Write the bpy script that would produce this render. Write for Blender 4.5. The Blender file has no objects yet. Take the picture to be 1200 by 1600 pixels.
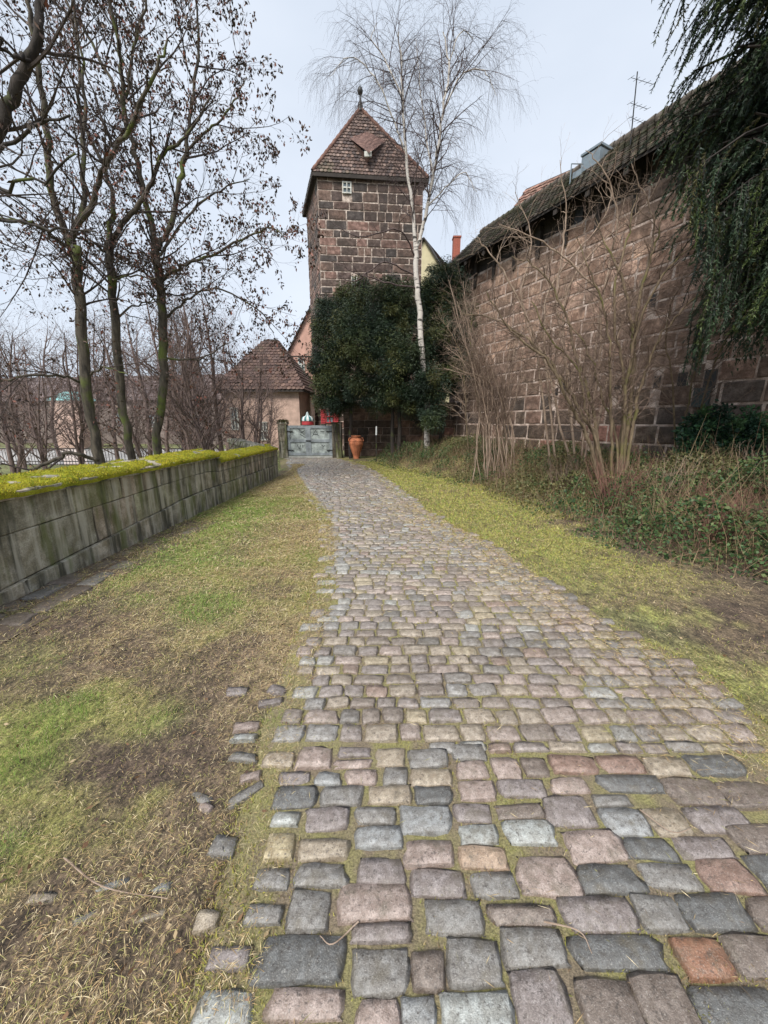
import bpy, math, random
import numpy as np
from mathutils import Vector
random.seed(7)
rng = np.random.default_rng(11)
R = math.radians
scene = bpy.context.scene
C = scene.collection

# ------------------------------------------------------------------ camera
CAM_Z = 1.6
FPX = 585.0                                    # focal length in photo pixels (ultra wide lens)
PITCH = math.atan(140.0 / FPX)
cp, sp = math.cos(PITCH), math.sin(PITCH)
cd = bpy.data.cameras.new('camera'); cam = bpy.data.objects.new('camera', cd); C.objects.link(cam)
cam.location = (0, 0, CAM_Z); cam.rotation_euler = (R(90) - PITCH, 0, 0)
cd.sensor_fit = 'VERTICAL'; cd.sensor_height = 24.0; cd.lens = FPX / 1600 * 24.0
cd.clip_start = 0.05; cd.clip_end = 2000
scene.camera = cam

# ------------------------------------------------------------------ sky, sun, exposure
SUN_EL, SUN_AZ = R(48), R(205)                 # behind the camera, a little to the left
w = bpy.data.worlds.new('World'); scene.world = w; w.use_nodes = True
nt = w.node_tree; nt.nodes.clear()
out = nt.nodes.new('ShaderNodeOutputWorld'); bg = nt.nodes.new('ShaderNodeBackground')
sky = nt.nodes.new('ShaderNodeTexSky'); sky.sky_type = 'NISHITA'; sky.sun_disc = False
sky.sun_elevation = SUN_EL; sky.sun_rotation = SUN_AZ
mul = nt.nodes.new('ShaderNodeVectorMath'); mul.operation = 'SCALE'; mul.inputs['Scale'].default_value = 0.10
tc = nt.nodes.new('ShaderNodeTexCoord')
mp = nt.nodes.new('ShaderNodeMapping'); mp.inputs['Scale'].default_value = (1, 1, 2.2)
nz = nt.nodes.new('ShaderNodeTexNoise'); nz.inputs['Scale'].default_value = 1.6; nz.inputs['Detail'].default_value = 5; nz.inputs['Roughness'].default_value = .5
cr = nt.nodes.new('ShaderNodeValToRGB')
cr.color_ramp.elements[0].position = .3; cr.color_ramp.elements[0].color = (.44, .495, .575, 1)
cr.color_ramp.elements[1].position = .7; cr.color_ramp.elements[1].color = (.565, .61, .68, 1)
mx = nt.nodes.new('ShaderNodeMix'); mx.data_type = 'RGBA'; mx.inputs[0].default_value = .9
nt.links.new(tc.outputs['Generated'], mp.inputs['Vector']); nt.links.new(mp.outputs[0], nz.inputs['Vector'])
nt.links.new(nz.outputs['Fac'], cr.inputs['Fac'])
nt.links.new(sky.outputs[0], mul.inputs[0]); nt.links.new(mul.outputs[0], mx.inputs[6]); nt.links.new(cr.outputs[0], mx.inputs[7])
nt.links.new(mx.outputs[2], bg.inputs['Color']); bg.inputs['Strength'].default_value = 1.0
nt.links.new(bg.outputs[0], out.inputs[0])
sl = bpy.data.lights.new('sun', 'SUN'); sl.energy = 2.7; sl.angle = R(22); sl.color = (1, .95, .87)
so = bpy.data.objects.new('sun', sl); C.objects.link(so)
sd = Vector((math.sin(SUN_AZ) * math.cos(SUN_EL), math.cos(SUN_AZ) * math.cos(SUN_EL), math.sin(SUN_EL)))
so.rotation_euler = sd.to_track_quat('Z', 'Y').to_euler(); so.location = (0, 0, 30)
scene.view_settings.view_transform = 'Standard'; scene.view_settings.look = 'None'
scene.view_settings.gamma = 1; scene.view_settings.use_curve_mapping = False
scene.view_settings.exposure = 0.68
scene.render.engine = 'CYCLES'

# ------------------------------------------------------------------ measuring helpers
def ray(px, py):
    u = (px - 600) / FPX; v = (800 - py) / FPX
    return u, cp + v * sp, -sp + v * cp
def at(px, py, Y):
    u, y, z = ray(px, py); t = Y / y
    return Vector((u * t, Y, CAM_Z + z * t))
def gnd(px, py, z0=0.0):
    u, y, z = ray(px, py); t = (z0 - CAM_Z) / z
    return Vector((u * t, y * t, z0))
def proj(P):
    P = np.asarray(P, float); y = P[..., 1]; z = P[..., 2] - CAM_Z
    d = y * cp - z * sp; v = (y * sp + z * cp) / d; u = P[..., 0] / d
    return 600 + u * FPX, 800 - v * FPX, d

# ------------------------------------------------------------------ noise
def _hash(ix, iy, s):
    n = (ix.astype(np.int64) * 374761393 + iy.astype(np.int64) * 668265263 + s * 974634777) & 0xffffffff
    n = ((n ^ (n >> 13)) * 1274126177) & 0xffffffff
    return ((n ^ (n >> 16)) & 0xffff) / 65535.0
def vnoise(x, y, s=0):
    x = np.asarray(x, float); y = np.asarray(y, float)
    ix = np.floor(x); iy = np.floor(y); fx = x - ix; fy = y - iy
    fx = fx * fx * (3 - 2 * fx); fy = fy * fy * (3 - 2 * fy)
    a = _hash(ix, iy, s); b = _hash(ix + 1, iy, s); c = _hash(ix, iy + 1, s); d = _hash(ix + 1, iy + 1, s)
    return (a * (1 - fx) + b * fx) * (1 - fy) + (c * (1 - fx) + d * fx) * fy
def fbm(x, y, s=0, o=4):
    r = 0; a = .5; f = 1
    for k in range(o):
        r = r + a * vnoise(np.asarray(x) * f, np.asarray(y) * f, s + k * 17); a *= .5; f *= 2.03
    return r / (1 - .5 ** o)
def sstep(a, b, x):
    t = np.clip((np.asarray(x, float) - a) / (b - a), 0, 1); return t * t * (3 - 2 * t)

# ------------------------------------------------------------------ materials
def newmat(name):
    m = bpy.data.materials.new(name); m.use_nodes = True
    n = m.node_tree; b = n.nodes['Principled BSDF']; return m, n, b
def node(n, t, **k):
    o = n.nodes.new(t)
    for a, v in k.items(): setattr(o, a, v)
    return o
def world_pos(n, scale=(1, 1, 1)):
    g = node(n, 'ShaderNodeNewGeometry'); m = node(n, 'ShaderNodeMapping'); m.inputs['Scale'].default_value = scale
    n.links.new(g.outputs['Position'], m.inputs['Vector']); return m.outputs[0]
def noise(n, vec, scale, detail=4, rough=.55):
    t = node(n, 'ShaderNodeTexNoise'); t.inputs['Scale'].default_value = scale; t.inputs['Detail'].default_value = detail
    t.inputs['Roughness'].default_value = rough; n.links.new(vec, t.inputs['Vector']); return t.outputs['Fac']
def ramp(n, fac, a, b, ca=(0, 0, 0, 1), cb=(1, 1, 1, 1)):
    r = node(n, 'ShaderNodeValToRGB'); r.color_ramp.elements[0].position = a; r.color_ramp.elements[1].position = b
    r.color_ramp.elements[0].color = ca; r.color_ramp.elements[1].color = cb; n.links.new(fac, r.inputs[0]); return r.outputs[0]
def mix(n, fac, a, b, mode='MIX'):
    m = node(n, 'ShaderNodeMix', data_type='RGBA', blend_type=mode)
    for s, v in ((0, fac), (6, a), (7, b)):
        if isinstance(v, (int, float)): m.inputs[s].default_value = v
        elif isinstance(v, tuple): m.inputs[s].default_value = v if len(v) == 4 else (*v, 1)
        else: n.links.new(v, m.inputs[s])
    return m.outputs[2]
def bump(n, b, h, strength, dist):
    o = node(n, 'ShaderNodeBump'); o.inputs['Strength'].default_value = strength; o.inputs['Distance'].default_value = dist
    n.links.new(h, o.inputs['Height']); n.links.new(o.outputs[0], b.inputs['Normal'])
def tintsrc(n, src):
    if src == 'obj': return node(n, 'ShaderNodeObjectInfo').outputs['Color']
    a = node(n, 'ShaderNodeAttribute', attribute_name='tint'); return a.outputs['Color']
def g3(v): return (v, v, v, 1)
def stone_mat(name, src, patch=8, grain=60, dark=(.35, .3, .28), light=(1.5, 1.45, 1.4), rough=(.55, .85), bs=.6, bd=.01, extra=None, streak=False):
    m, n, b = newmat(name)
    base = tintsrc(n, src) if isinstance(src, str) else None
    p = world_pos(n)
    if base is None:
        rgb = node(n, 'ShaderNodeRGB'); rgb.outputs[0].default_value = (*src, 1); base = rgb.outputs[0]
    f1 = noise(n, p, patch, 5, .6); f2 = noise(n, p, grain, 4, .7); f3 = noise(n, p, patch * .33, 3)
    c = mix(n, ramp(n, f1, .42, .62), mix(n, 1.0, base, (*dark, 1), 'MULTIPLY'), base)
    c = mix(n, ramp(n, f1, .6, .75), c, mix(n, 1.0, base, (*light, 1), 'MULTIPLY'))
    c = mix(n, .75, c, ramp(n, f2, .3, .7, g3(.55), g3(1.45)), 'MULTIPLY')
    if streak:
        ps = world_pos(n, (5, 5, .55)); s1 = noise(n, ps, 1.6, 4, .6); ps2 = world_pos(n, (9, 9, .5)); s2 = noise(n, ps2, 1.1, 4)
        c = mix(n, ramp(n, s1, .46, .62, g3(0), g3(.85)), c, (.045, .045, .033, 1))
        c = mix(n, ramp(n, s2, .52, .62, g3(0), g3(.6)), c, (.52, .49, .41, 1))
        s3 = noise(n, world_pos(n, (4, 4, .8)), 1.3, 3)
        c = mix(n, ramp(n, s3, .52, .64, g3(0), g3(.7)), c, (.10, .12, .025, 1))
    if extra: c = extra(n, c, p)
    n.links.new(c, b.inputs['Base Color'])
    n.links.new(ramp(n, f3, .35, .65, g3(rough[0]), g3(rough[1])), b.inputs['Roughness'])
    h = mix(n, .5, f2, f1); bump(n, b, h, bs, bd)
    return m
def plain(name, col, rough=.7, patch=6, var=.35, bs=.3, bd=.01, metal=0):
    m, n, b = newmat(name); p = world_pos(n); f = noise(n, p, patch, 5, .6)
    c = mix(n, 1.0, (*col, 1), ramp(n, f, .3, .7, g3(1 - var), g3(1 + var)), 'MULTIPLY')
    n.links.new(c, b.inputs['Base Color']); b.inputs['Roughness'].default_value = rough; b.inputs['Metallic'].default_value = metal
    bump(n, b, noise(n, p, patch * 6, 4), bs, bd); return m
def leafmat(name, rough=.6, trans=.0, src='attr'):
    m, n, b = newmat(name); n.links.new(tintsrc(n, src), b.inputs['Base Color']); b.inputs['Roughness'].default_value = rough
    b.inputs['Specular IOR Level'].default_value = .3
    return m
M = {}
def pits(n, c, p):
    f = noise(n, p, 75, 5, .75); f2 = noise(n, p, 13, 5, .65)
    c = mix(n, ramp(n, f, .36, .47, g3(.75), g3(0)), c, (.055, .045, .038, 1))
    c = mix(n, ramp(n, f2, .53, .68, g3(0), g3(.55)), c, (.13, .11, .075, 1))
    return mix(n, ramp(n, noise(n, p, 240, 2, .5), .6, .72, g3(0), g3(.35)), c, (.6, .57, .52, 1))
M['cobble_o'] = stone_mat('cobblestone', 'obj', 30, 210, (.68, .65, .62), (1.3, 1.28, 1.25), (.24, .50), 1.0, .006, pits)
M['cobble_a'] = stone_mat('cobblestone_far', 'attr', 30, 210, (.7, .68, .65), (1.3, 1.28, 1.25), (.24, .50), 1.0, .006, pits)
for k_ in ('cobble_o', 'cobble_a'):
    b_ = M[k_].node_tree.nodes['Principled BSDF']; b_.inputs['Coat Weight'].default_value = .4; b_.inputs['Coat Roughness'].default_value = .3; M[k_].node_tree.links.new(b_.inputs['Normal'].links[0].from_socket, b_.inputs['Coat Normal'])
def lichen(n, c, p):
    f = noise(n, p, 1.1, 4); c = mix(n, ramp(n, f, .48, .66, g3(0), g3(.6)), c, (.045, .037, .031, 1))
    return c
M['ashlar_o'] = stone_mat('sandstone', 'obj', 5, 32, (.5, .46, .44), (1.5, 1.42, 1.36), (.8, .95), 1.0, .03, lichen)
M['ashlar_a'] = stone_mat('sandstone_far', 'attr', 5, 32, (.5, .46, .44), (1.5, 1.42, 1.36), (.8, .95), 1.0, .03, lichen)
M['mortar'] = stone_mat('mortar', (.56, .47, .41), 6, 50, (.4, .36, .34), (1.3, 1.3, 1.3), (.9, .95), .5, .01)
M['mortar_wall'] = stone_mat('wall_mortar', (.58, .47, .41), 4, 50, (.5, .45, .42), (1.4, 1.4, 1.4), (.9, .95), .6, .02)
M['parapet'] = stone_mat('parapet_stone', 'obj', 7, 70, (.6, .58, .5), (1.3, 1.3, 1.25), (.7, .9), .8, .01, None, True)
M['joint'] = plain('dark_joint', (.06, .06, .045), .9); M['gut'] = plain('gutter_soil', (.10, .075, .055), .9, 8)
M['bark_moss'] = None
def barkmat(name, c1, c2, moss=0.0, scale=14, mosscol=(.09, .12, .015)):
    m, n, b = newmat(name); p = world_pos(n, (1, 1, .25)); f = noise(n, p, scale, 5, .6)
    c = mix(n, ramp(n, f, .35, .65), (*c1, 1), (*c2, 1))
    if moss > 0:
        q = world_pos(n); f2 = noise(n, q, 2.2, 4)
        c = mix(n, ramp(n, f2, .62 - moss * .3, .74 - moss * .3, g3(0), g3(.8)), c, (*mosscol, 1))
    n.links.new(c, b.inputs['Base Color']); b.inputs['Roughness'].default_value = .9; bump(n, b, f, .8, .02); return m
M['bark'] = barkmat('mossy_bark', (.03, .025, .02), (.12, .10, .075), .32, 14, (.10, .13, .02))
M['bark_dark'] = barkmat('dark_bark', (.018, .014, .013), (.05, .04, .034), .15)
M['twig'] = barkmat('twig_bark', (.03, .022, .02), (.075, .055, .048))
M['twig_far'] = barkmat('far_twig', (.085, .06, .055), (.20, .145, .13))
M['shrub'] = barkmat('shrub_bark', (.09, .065, .04), (.24, .18, .115), .3, 20, (.12, .12, .03))
M['shrub_twig'] = barkmat('shrub_twig', (.09, .06, .05), (.24, .17, .13))
M['tan_twig'] = barkmat('tan_twig', (.20, .14, .10), (.42, .32, .25))
M['red_twig'] = barkmat('red_twig', (.11, .045, .04), (.24, .12, .09))
M['birch_twig'] = barkmat('birch_twig', (.05, .035, .036), (.12, .085, .08))
m, n, b = newmat('birch_bark'); p = world_pos(n, (1, 1, 5)); f = noise(n, p, 2.6, 4, .6); f2 = noise(n, world_pos(n), 1.1, 3)
c = mix(n, ramp(n, f, .56, .62), (.56, .52, .48, 1), (.05, .045, .04, 1)); c = mix(n, ramp(n, f2, .5, .75, g3(0), g3(.6)), c, (.16, .13, .11, 1))
n.links.new(c, b.inputs['Base Color']); b.inputs['Roughness'].default_value = .8; M['birch'] = m
M['leaf'] = leafmat('leaf', .55); M['needle'] = leafmat('needle', .55); M['blade'] = leafmat('grass_blade', .7)
M['wood_dark'] = plain('dark_timber', (.035, .028, .024), .85, 5)
M['iron'] = plain('black_iron', (.02, .02, .02), .5)
M['galv'] = plain('zinc_cladding', (.24, .29, .33), .45, 3, .2, .2, .01, .3)
M['glass'] = plain('window_glass', (.14, .17, .19), .12, 2, .3, 0)
M['frame_w'] = plain('pale_window_frame', (.5, .5, .46), .6)
M['gate'] = plain('weathered_gate_paint', (.24, .27, .29), .6, 5, .35)
M['gate_panel'] = plain('gate_panel_paint', (.31, .35, .34), .7, 5, .6)
M['rust'] = plain('worn_post', (.07, .055, .04), .8, 8)
M['terracotta'] = plain('terracotta', (.44, .155, .075), .85, 5, .6)
M['yellow'] = plain('yellow_render', (.56, .50, .32), .85, 2, .1)
M['pink'] = plain('pink_render', (.50, .30, .24), .85, 2, .2)
M['sand_render'] = plain('sandstone_render', (.48, .34, .28), .9, 3, .25)
M['brick'] = plain('brick_red', (.30, .09, .06), .9, 10, .3)
M['red'] = plain('red_paint', (.42, .04, .05), .6, 5, .2)
M['teal'] = plain('teal_cloth', (.05, .18, .19), .6, 5, .2); M['white'] = plain('white_cloth', (.7, .72, .72), .7, 5, .1)
M['scrawl'] = plain('dark_scrawl', (.05, .06, .06), .8)
def tilemat(name, src='attr', moss=0):
    def ex(n, c, p):
        f = noise(n, p, .9, 4)
        return mix(n, ramp(n, f, .62 - moss, .72 - moss, g3(0), g3(.75)), c, (.07, .075, .04, 1))
    return stone_mat(name, src, 6, 40, (.55, .5, .5), (1.3, 1.25, 1.2), (.8, .95), .4, .01, ex)
M['tile'] = tilemat('roof_tile'); M['tile_moss'] = tilemat('mossy_roof_tile', 'attr', .12)
# ------------------------------------------------------------------ mesh helpers
def mk(name, V, F, m=None, parent=None, col=None, smooth=False, kind=None, link=True):
    V = np.asarray(V, np.float32)
    if not isinstance(F, (list, tuple)): F = [F]
    F = [np.asarray(f, np.int32) for f in F if len(f)]
    me = bpy.data.meshes.new(name); me.vertices.add(len(V)); me.vertices.foreach_set('co', V.ravel())
    loops = np.concatenate([f.ravel() for f in F]); sizes = np.concatenate([np.full(len(f), f.shape[1], np.int32) for f in F])
    starts = np.concatenate([[0], np.cumsum(sizes)[:-1]]).astype(np.int32)
    me.loops.add(len(loops)); me.loops.foreach_set('vertex_index', loops)
    me.polygons.add(len(sizes)); me.polygons.foreach_set('loop_start', starts); me.polygons.foreach_set('loop_total', sizes)
    me.polygons.foreach_set('use_smooth', np.full(len(sizes), smooth))
    if col is not None:
        a = me.color_attributes.new('tint', 'FLOAT_COLOR', 'POINT'); cc = np.ones((len(V), 4), np.float32); cc[:, :3] = np.asarray(col)[:, :3]
        a.data.foreach_set('color', cc.ravel())
    me.update(calc_edges=True); me.validate()
    if m is not None: me.materials.append(m)
    if not link: return me
    o = bpy.data.objects.new(name, me); C.objects.link(o)
    if parent is not None: o.parent = parent
    if kind: o['kind'] = kind
    return o
def inst(name, me, parent=None, loc=(0, 0, 0), rot=(0, 0, 0), scale=(1, 1, 1), color=None):
    o = bpy.data.objects.new(name, me); C.objects.link(o)
    if parent is not None: o.parent = parent
    o.location = loc; o.rotation_euler = rot; o.scale = scale
    if color is not None: o.color = (*color[:3], 1)
    return o
def thing(name, label, cat, loc=(0, 0, 0), rz=0, group=None):
    o = bpy.data.objects.new(name, None); C.objects.link(o); o.location = loc; o.rotation_euler = (0, 0, rz)
    o.empty_display_size = .2; return tag(o, label, cat, group)
def tag(o, label, cat, group=None):
    o['label'] = label; o['category'] = cat
    if group: o['group'] = group
    return o
class MB:
    def __init__(s): s.V = []; s.Q = []; s.T = []; s.c = []; s.n = 0
    def add(s, V, Q=None, T=None, col=None):
        V = np.asarray(V, float)
        if Q is not None: s.Q.append(np.asarray(Q) + s.n)
        if T is not None: s.T.append(np.asarray(T) + s.n)
        s.V.append(V); s.n += len(V)
        s.c.append(np.tile(np.asarray(col if col is not None else (1, 1, 1), float), (len(V), 1)))
        return s
    def box(s, c, d, rz=0, col=None, taper=1.0):
        x, y, z = (k / 2 for k in d); P = np.array([[-x, -y, -z], [x, -y, -z], [x, y, -z], [-x, y, -z], [-x * taper, -y * taper, z], [x * taper, -y * taper, z], [x * taper, y * taper, z], [-x * taper, y * taper, z]])
        cz, sz = math.cos(rz), math.sin(rz); P = np.c_[P[:, 0] * cz - P[:, 1] * sz, P[:, 0] * sz + P[:, 1] * cz, P[:, 2]] + np.array(c)
        return s.add(P, [[0, 3, 2, 1], [4, 5, 6, 7], [0, 1, 5, 4], [1, 2, 6, 5], [2, 3, 7, 6], [3, 0, 4, 7]], col=col)
    def prism(s, base, top, col=None):
        n = len(base); P = list(base) + list(top)
        s.add(P, [[k, (k + 1) % n, n + (k + 1) % n, n + k] for k in range(n)], col=col); o = s.n - 2 * n
        for k in range(1, n - 1):
            s.T.append(np.array([[o, o + k + 1, o + k], [o + n, o + n + k, o + n + k + 1]]))
        return s
    def lathe(s, prof, c, seg=20, col=None):
        a = np.arange(seg) / seg * 2 * math.pi; V = []
        for r, z in prof: V.append(np.c_[np.cos(a) * r + c[0], np.sin(a) * r + c[1], np.full(seg, z + c[2])])
        V = np.concatenate(V); Q = []
        for i in range(len(prof) - 1):
            for k in range(seg): Q.append([i * seg + k, i * seg + (k + 1) % seg, (i + 1) * seg + (k + 1) % seg, (i + 1) * seg + k])
        return s.add(V, Q, col=col)
    def tube(s, pts, rad, sides=6, col=None):
        V, Q = tubes(np.array([pts], float), np.array([rad], float), sides); return s.add(V, Q, col=col)
    def build(s, name, m, parent=None, smooth=False, kind=None, link=True):
        F = []
        if s.Q: F.append(np.concatenate(s.Q))
        if s.T: F.append(np.concatenate(s.T))
        return mk(name, np.concatenate(s.V), F, m, parent, np.concatenate(s.c), smooth, kind, link)
def tubes(P, Rr, sides):
    N, K, _ = P.shape
    T = np.empty_like(P); T[:, 1:-1] = P[:, 2:] - P[:, :-2]; T[:, 0] = P[:, 1] - P[:, 0]; T[:, -1] = P[:, -1] - P[:, -2]
    T /= np.linalg.norm(T, axis=2, keepdims=True) + 1e-9
    ref = np.zeros_like(P[:, 0]); ax = np.abs(P[:, -1] - P[:, 0]); j = np.argmin(ax, axis=1); ref[np.arange(N), j] = 1
    ref = np.repeat(ref[:, None], K, 1); A = np.cross(T, ref); A /= np.linalg.norm(A, axis=2, keepdims=True) + 1e-9; B = np.cross(T, A)
    a = np.arange(sides) / sides * 2 * math.pi
    V = P[:, :, None] + Rr[:, :, None, None] * (A[:, :, None] * np.cos(a)[None, None, :, None] + B[:, :, None] * np.sin(a)[None, None, :, None])
    idx = np.arange(N * K * sides).reshape(N, K, sides); i0 = idx[:, :-1]; i1 = idx[:, 1:]
    Q = np.stack([i0, np.roll(i0, -1, 2), np.roll(i1, -1, 2), i1], -1).reshape(-1, 4)
    return V.reshape(-1, 3), Q

# ------------------------------------------------------------------ trees: growth engine
def unit(v): return v / (np.linalg.norm(v) + 1e-9)
def catmull(pts, per=5):
    P = [np.array(p, float) for p in pts]; P = [2 * P[0] - P[1]] + P + [2 * P[-1] - P[-2]]; o = []
    for i in range(1, len(P) - 2):
        for k in range(per):
            t = k / per; a, b, c, d = P[i - 1], P[i], P[i + 1], P[i + 2]
            o.append(.5 * ((2 * b) + (-a + c) * t + (2 * a - 5 * b + 4 * c - d) * t * t + (-a + 3 * b - 3 * c + d) * t ** 3))
    o.append(P[-2]); return np.array(o)
class Tree:
    def __init__(s): s.wood = MB(); s.groups = {}; s.tips = []; s.tipdir = []
    def limb(s, pts, r0, r1, per=5, sides=9, jitter=.0):
        P = catmull(pts, per)
        if jitter: P[1:-1] += rng.normal(0, jitter, P[1:-1].shape)
        Rr = np.linspace(1, 0, len(P)) ** .8 * (r0 - r1) + r1; Rr = Rr * (1 + rng.normal(0, .03, len(P)))
        s.wood.tube(P, Rr, sides); return P, Rr
    def child(s, p, d, L, r, K, wob, bias):
        P = np.empty((K, 3)); P[0] = p; st = L / (K - 1)
        for k in range(1, K):
            d = unit(d + rng.normal(0, wob, 3) + np.array([0, 0, bias])); P[k] = P[k - 1] + d * st
        Rr = np.linspace(r, max(r * .25, .0012), K); return P, Rr
    def ramify(s, P, Rr, lv, spec):
        q = spec[lv]; seg = np.linalg.norm(P[1:] - P[:-1], axis=1); L = seg.sum()
        n = max(q.get('min', 1), int(q['n'] * L + rng.random())); cum = np.concatenate([[0], np.cumsum(seg)]) / L
        for k in range(n):
            t = q.get('t0', .15) + (1 - q.get('t0', .15)) * (k + rng.random()) / n
            i = min(int(np.searchsorted(cum, t)), len(P) - 1); i = max(i, 1); f = (t - cum[i - 1]) / max(cum[i] - cum[i - 1], 1e-6)
            p = P[i - 1] * (1 - f) + P[i] * f; tan = unit(P[i] - P[i - 1]); r = Rr[i - 1] * (1 - f) + Rr[i] * f
            perp = unit(np.cross(tan, rng.normal(0, 1, 3))); an = R(q['ang'] + rng.normal(0, 12))
            d = unit(tan * math.cos(an) + perp * math.sin(an) + np.array(q.get('dir', (0, 0, 0))))
            Lc = q['len'] * (1.15 - .6 * t) * rng.uniform(.55, 1.25); rc = min(r * .6, q['r'])
            P2, R2 = s.child(p, d, Lc, rc, q['K'], q['wob'], q['bias'])
            s.groups.setdefault((q['K'], q['sides']), []).append((P2, R2))
            if lv + 1 < len(spec): s.ramify(P2, R2, lv + 1, spec)
            else: s.tips.append(P2[-1]); s.tipdir.append(P2[-1] - P2[-2]); s.tips.append(P2[len(P2) // 2]); s.tipdir.append(P2[-1] - P2[-2])
    def twigs(s, name, m, parent):
        V = []; Q = []; n = 0
        for (K, sd), L in s.groups.items():
            v, q = tubes(np.array([a for a, b in L]), np.array([b for a, b in L]), sd); V.append(v); Q.append(q + n); n += len(v)
        return mk(name, np.concatenate(V), np.concatenate(Q), m, parent, None, False, 'stuff')
def leaves(name, C0, D, L, W, cols, m, parent=None, kind='stuff', jitter=.5, tri=False):
    """leaf quads: centres C0, directions D, lengths L, widths W, colours per leaf (N,3)"""
    N = len(C0); D = D + rng.normal(0, jitter, D.shape) * np.linalg.norm(D, axis=1, keepdims=True); D /= np.linalg.norm(D, axis=1, keepdims=True) + 1e-9
    S = np.cross(D, rng.normal(0, 1, (N, 3))); S /= np.linalg.norm(S, axis=1, keepdims=True) + 1e-9
    L = np.broadcast_to(L, N)[:, None]; W = np.broadcast_to(W, N)[:, None]
    if tri:
        V = np.stack([C0 + S * W * .65, C0 + D * L, C0 - S * W * .65], 1).reshape(-1, 3); return mk(name, V, np.arange(3 * N).reshape(N, 3), m, parent, np.repeat(cols, 3, axis=0), False, kind)
    V = np.stack([C0, C0 + D * L * .5 + S * W * .5, C0 + D * L, C0 + D * L * .5 - S * W * .5], 1).reshape(-1, 3)
    Q = np.arange(4 * N).reshape(N, 4)
    return mk(name, V, Q, m, parent, np.repeat(cols, 4, axis=0), False, kind)
def pal(cols, N, var=.2):
    cols = np.array(cols, float); c = cols[rng.integers(0, len(cols), N)]
    return np.clip(c * rng.uniform(1 - var, 1 + var, (N, 1)), 0, 1)

# ------------------------------------------------------------------ site plan
PY = [-2, .67, 1.45, 2.1, 2.9, 4.56, 6.66, 9, 12, 14.7, 17.6]
PL = [-.5, -.5, -.55, -.60, -.60, -.76, -1.17, -2.0, -2.97, -3.76, -4.6]
PR = [1.9, 1.9, 1.98, 2.05, 1.75, 1.46, .78, .36, -.2, -1.0, -2.5]
BY = [-2, 2.0, 3.0, 3.8, 4.6, 6.0, 7.2, 10.6, 13.7, 17.6]
BX = [7.5, 6.0, 4.6, 3.6, 3.1, 2.85, 2.7, 1.83, .2, -1.0]
def path_l(y): return np.interp(y, PY, PL)
def path_r(y): return np.interp(y, PY, PR)
def bed_x(y): return np.interp(y, BY, BX)
def par_x(y): return -3.42 + .027 * (np.asarray(y, float) - 3)
def gz(x, y):
    x = np.asarray(x, float); y = np.asarray(y, float)
    b = .42 * sstep(.2, 3.2, x - bed_x(y)) * sstep(18.5, 16.5, y)
    far = -.5 * sstep(.35, 1.6, par_x(y) - x) * sstep(17.2, 15.5, y) - .5 * sstep(.3, 2, -6 - x) * sstep(15.5, 17.2, y)
    offp = sstep(0, .35, np.maximum(path_l(y) - x, x - path_r(y))) * sstep(.0, .2, x - par_x(y))
    bumpy = (fbm(x * 2.3, y * 2.3, 5) - .5) * .06 + (fbm(x * 9, y * 9, 9, 2) - .5) * .02 + .012
    return b + far + offp * bumpy
# cover fields: 0..1 densities on the unpaved ground
def fields(x, y):
    x = np.asarray(x, float); y = np.asarray(y, float)
    n1 = fbm(x * 1.1 + 3, y * 1.1, 21); n2 = fbm(x * 2.7, y * 2.7 + 9, 33); n3 = fbm(x * .8, y * .8 + 5, 44)
    left = x < path_l(y); right = x > path_r(y)
    def G(cx, cy, r): return np.exp(-((x - cx) ** 2 + (y - cy) ** 2) / (r * r))
    green = sstep(.47, .62, n1 + .10 * (n2 - .5)) * .6
    for px, py, r in ((300, 880, .75), (350, 830, .9), (400, 790, 1.2), (320, 940, .35), (110, 1120, .16), (30, 1195, .16), (60, 1210, .12), (250, 1130, .14), (330, 960, .3), (10, 1330, .1), (430, 1130, .12)):
        g = gnd(px, py); green = green + .85 * G(g.x, g.y, r)
    mud = sstep(.5, .62, n2) * .8
    mud = mud + left * (sstep(1.1, .1, x - par_x(y)) * sstep(7, 4, y)) * .9
    for px, py, r in ((40, 1000, .5), (130, 960, .5), (60, 1070, .25), (170, 1190, .1), (300, 1480, .10), (190, 1500, .09), (150, 1300, .08), (330, 1250, .1), (60, 1420, .12)):
        g = gnd(px, py); mud = mud + .7 * G(g.x, g.y, r)
    yel = right * sstep(2.6, 4.2, y) * (.75 + .25 * n1)
    rmud = right * sstep(.35, .05, bed_x(y) - x) * sstep(7.5, 4.5, y) * .6
    rmud = rmud + right * G(3.4, 3.0, .45) * .7 * (y > 2)
    straw = np.clip(.55 + (n3 - .5) * 1.5, .1, 1)
    mud = np.clip(mud * (1 - .75 * np.clip(green, 0, 1)) + rmud, 0, 1)
    green = np.clip(np.maximum(green * (1 - .5 * mud), 0), 0, 1)
    return np.clip(green, 0, 1), mud, straw, np.clip(yel * (1 - rmud), 0, 1)

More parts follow.
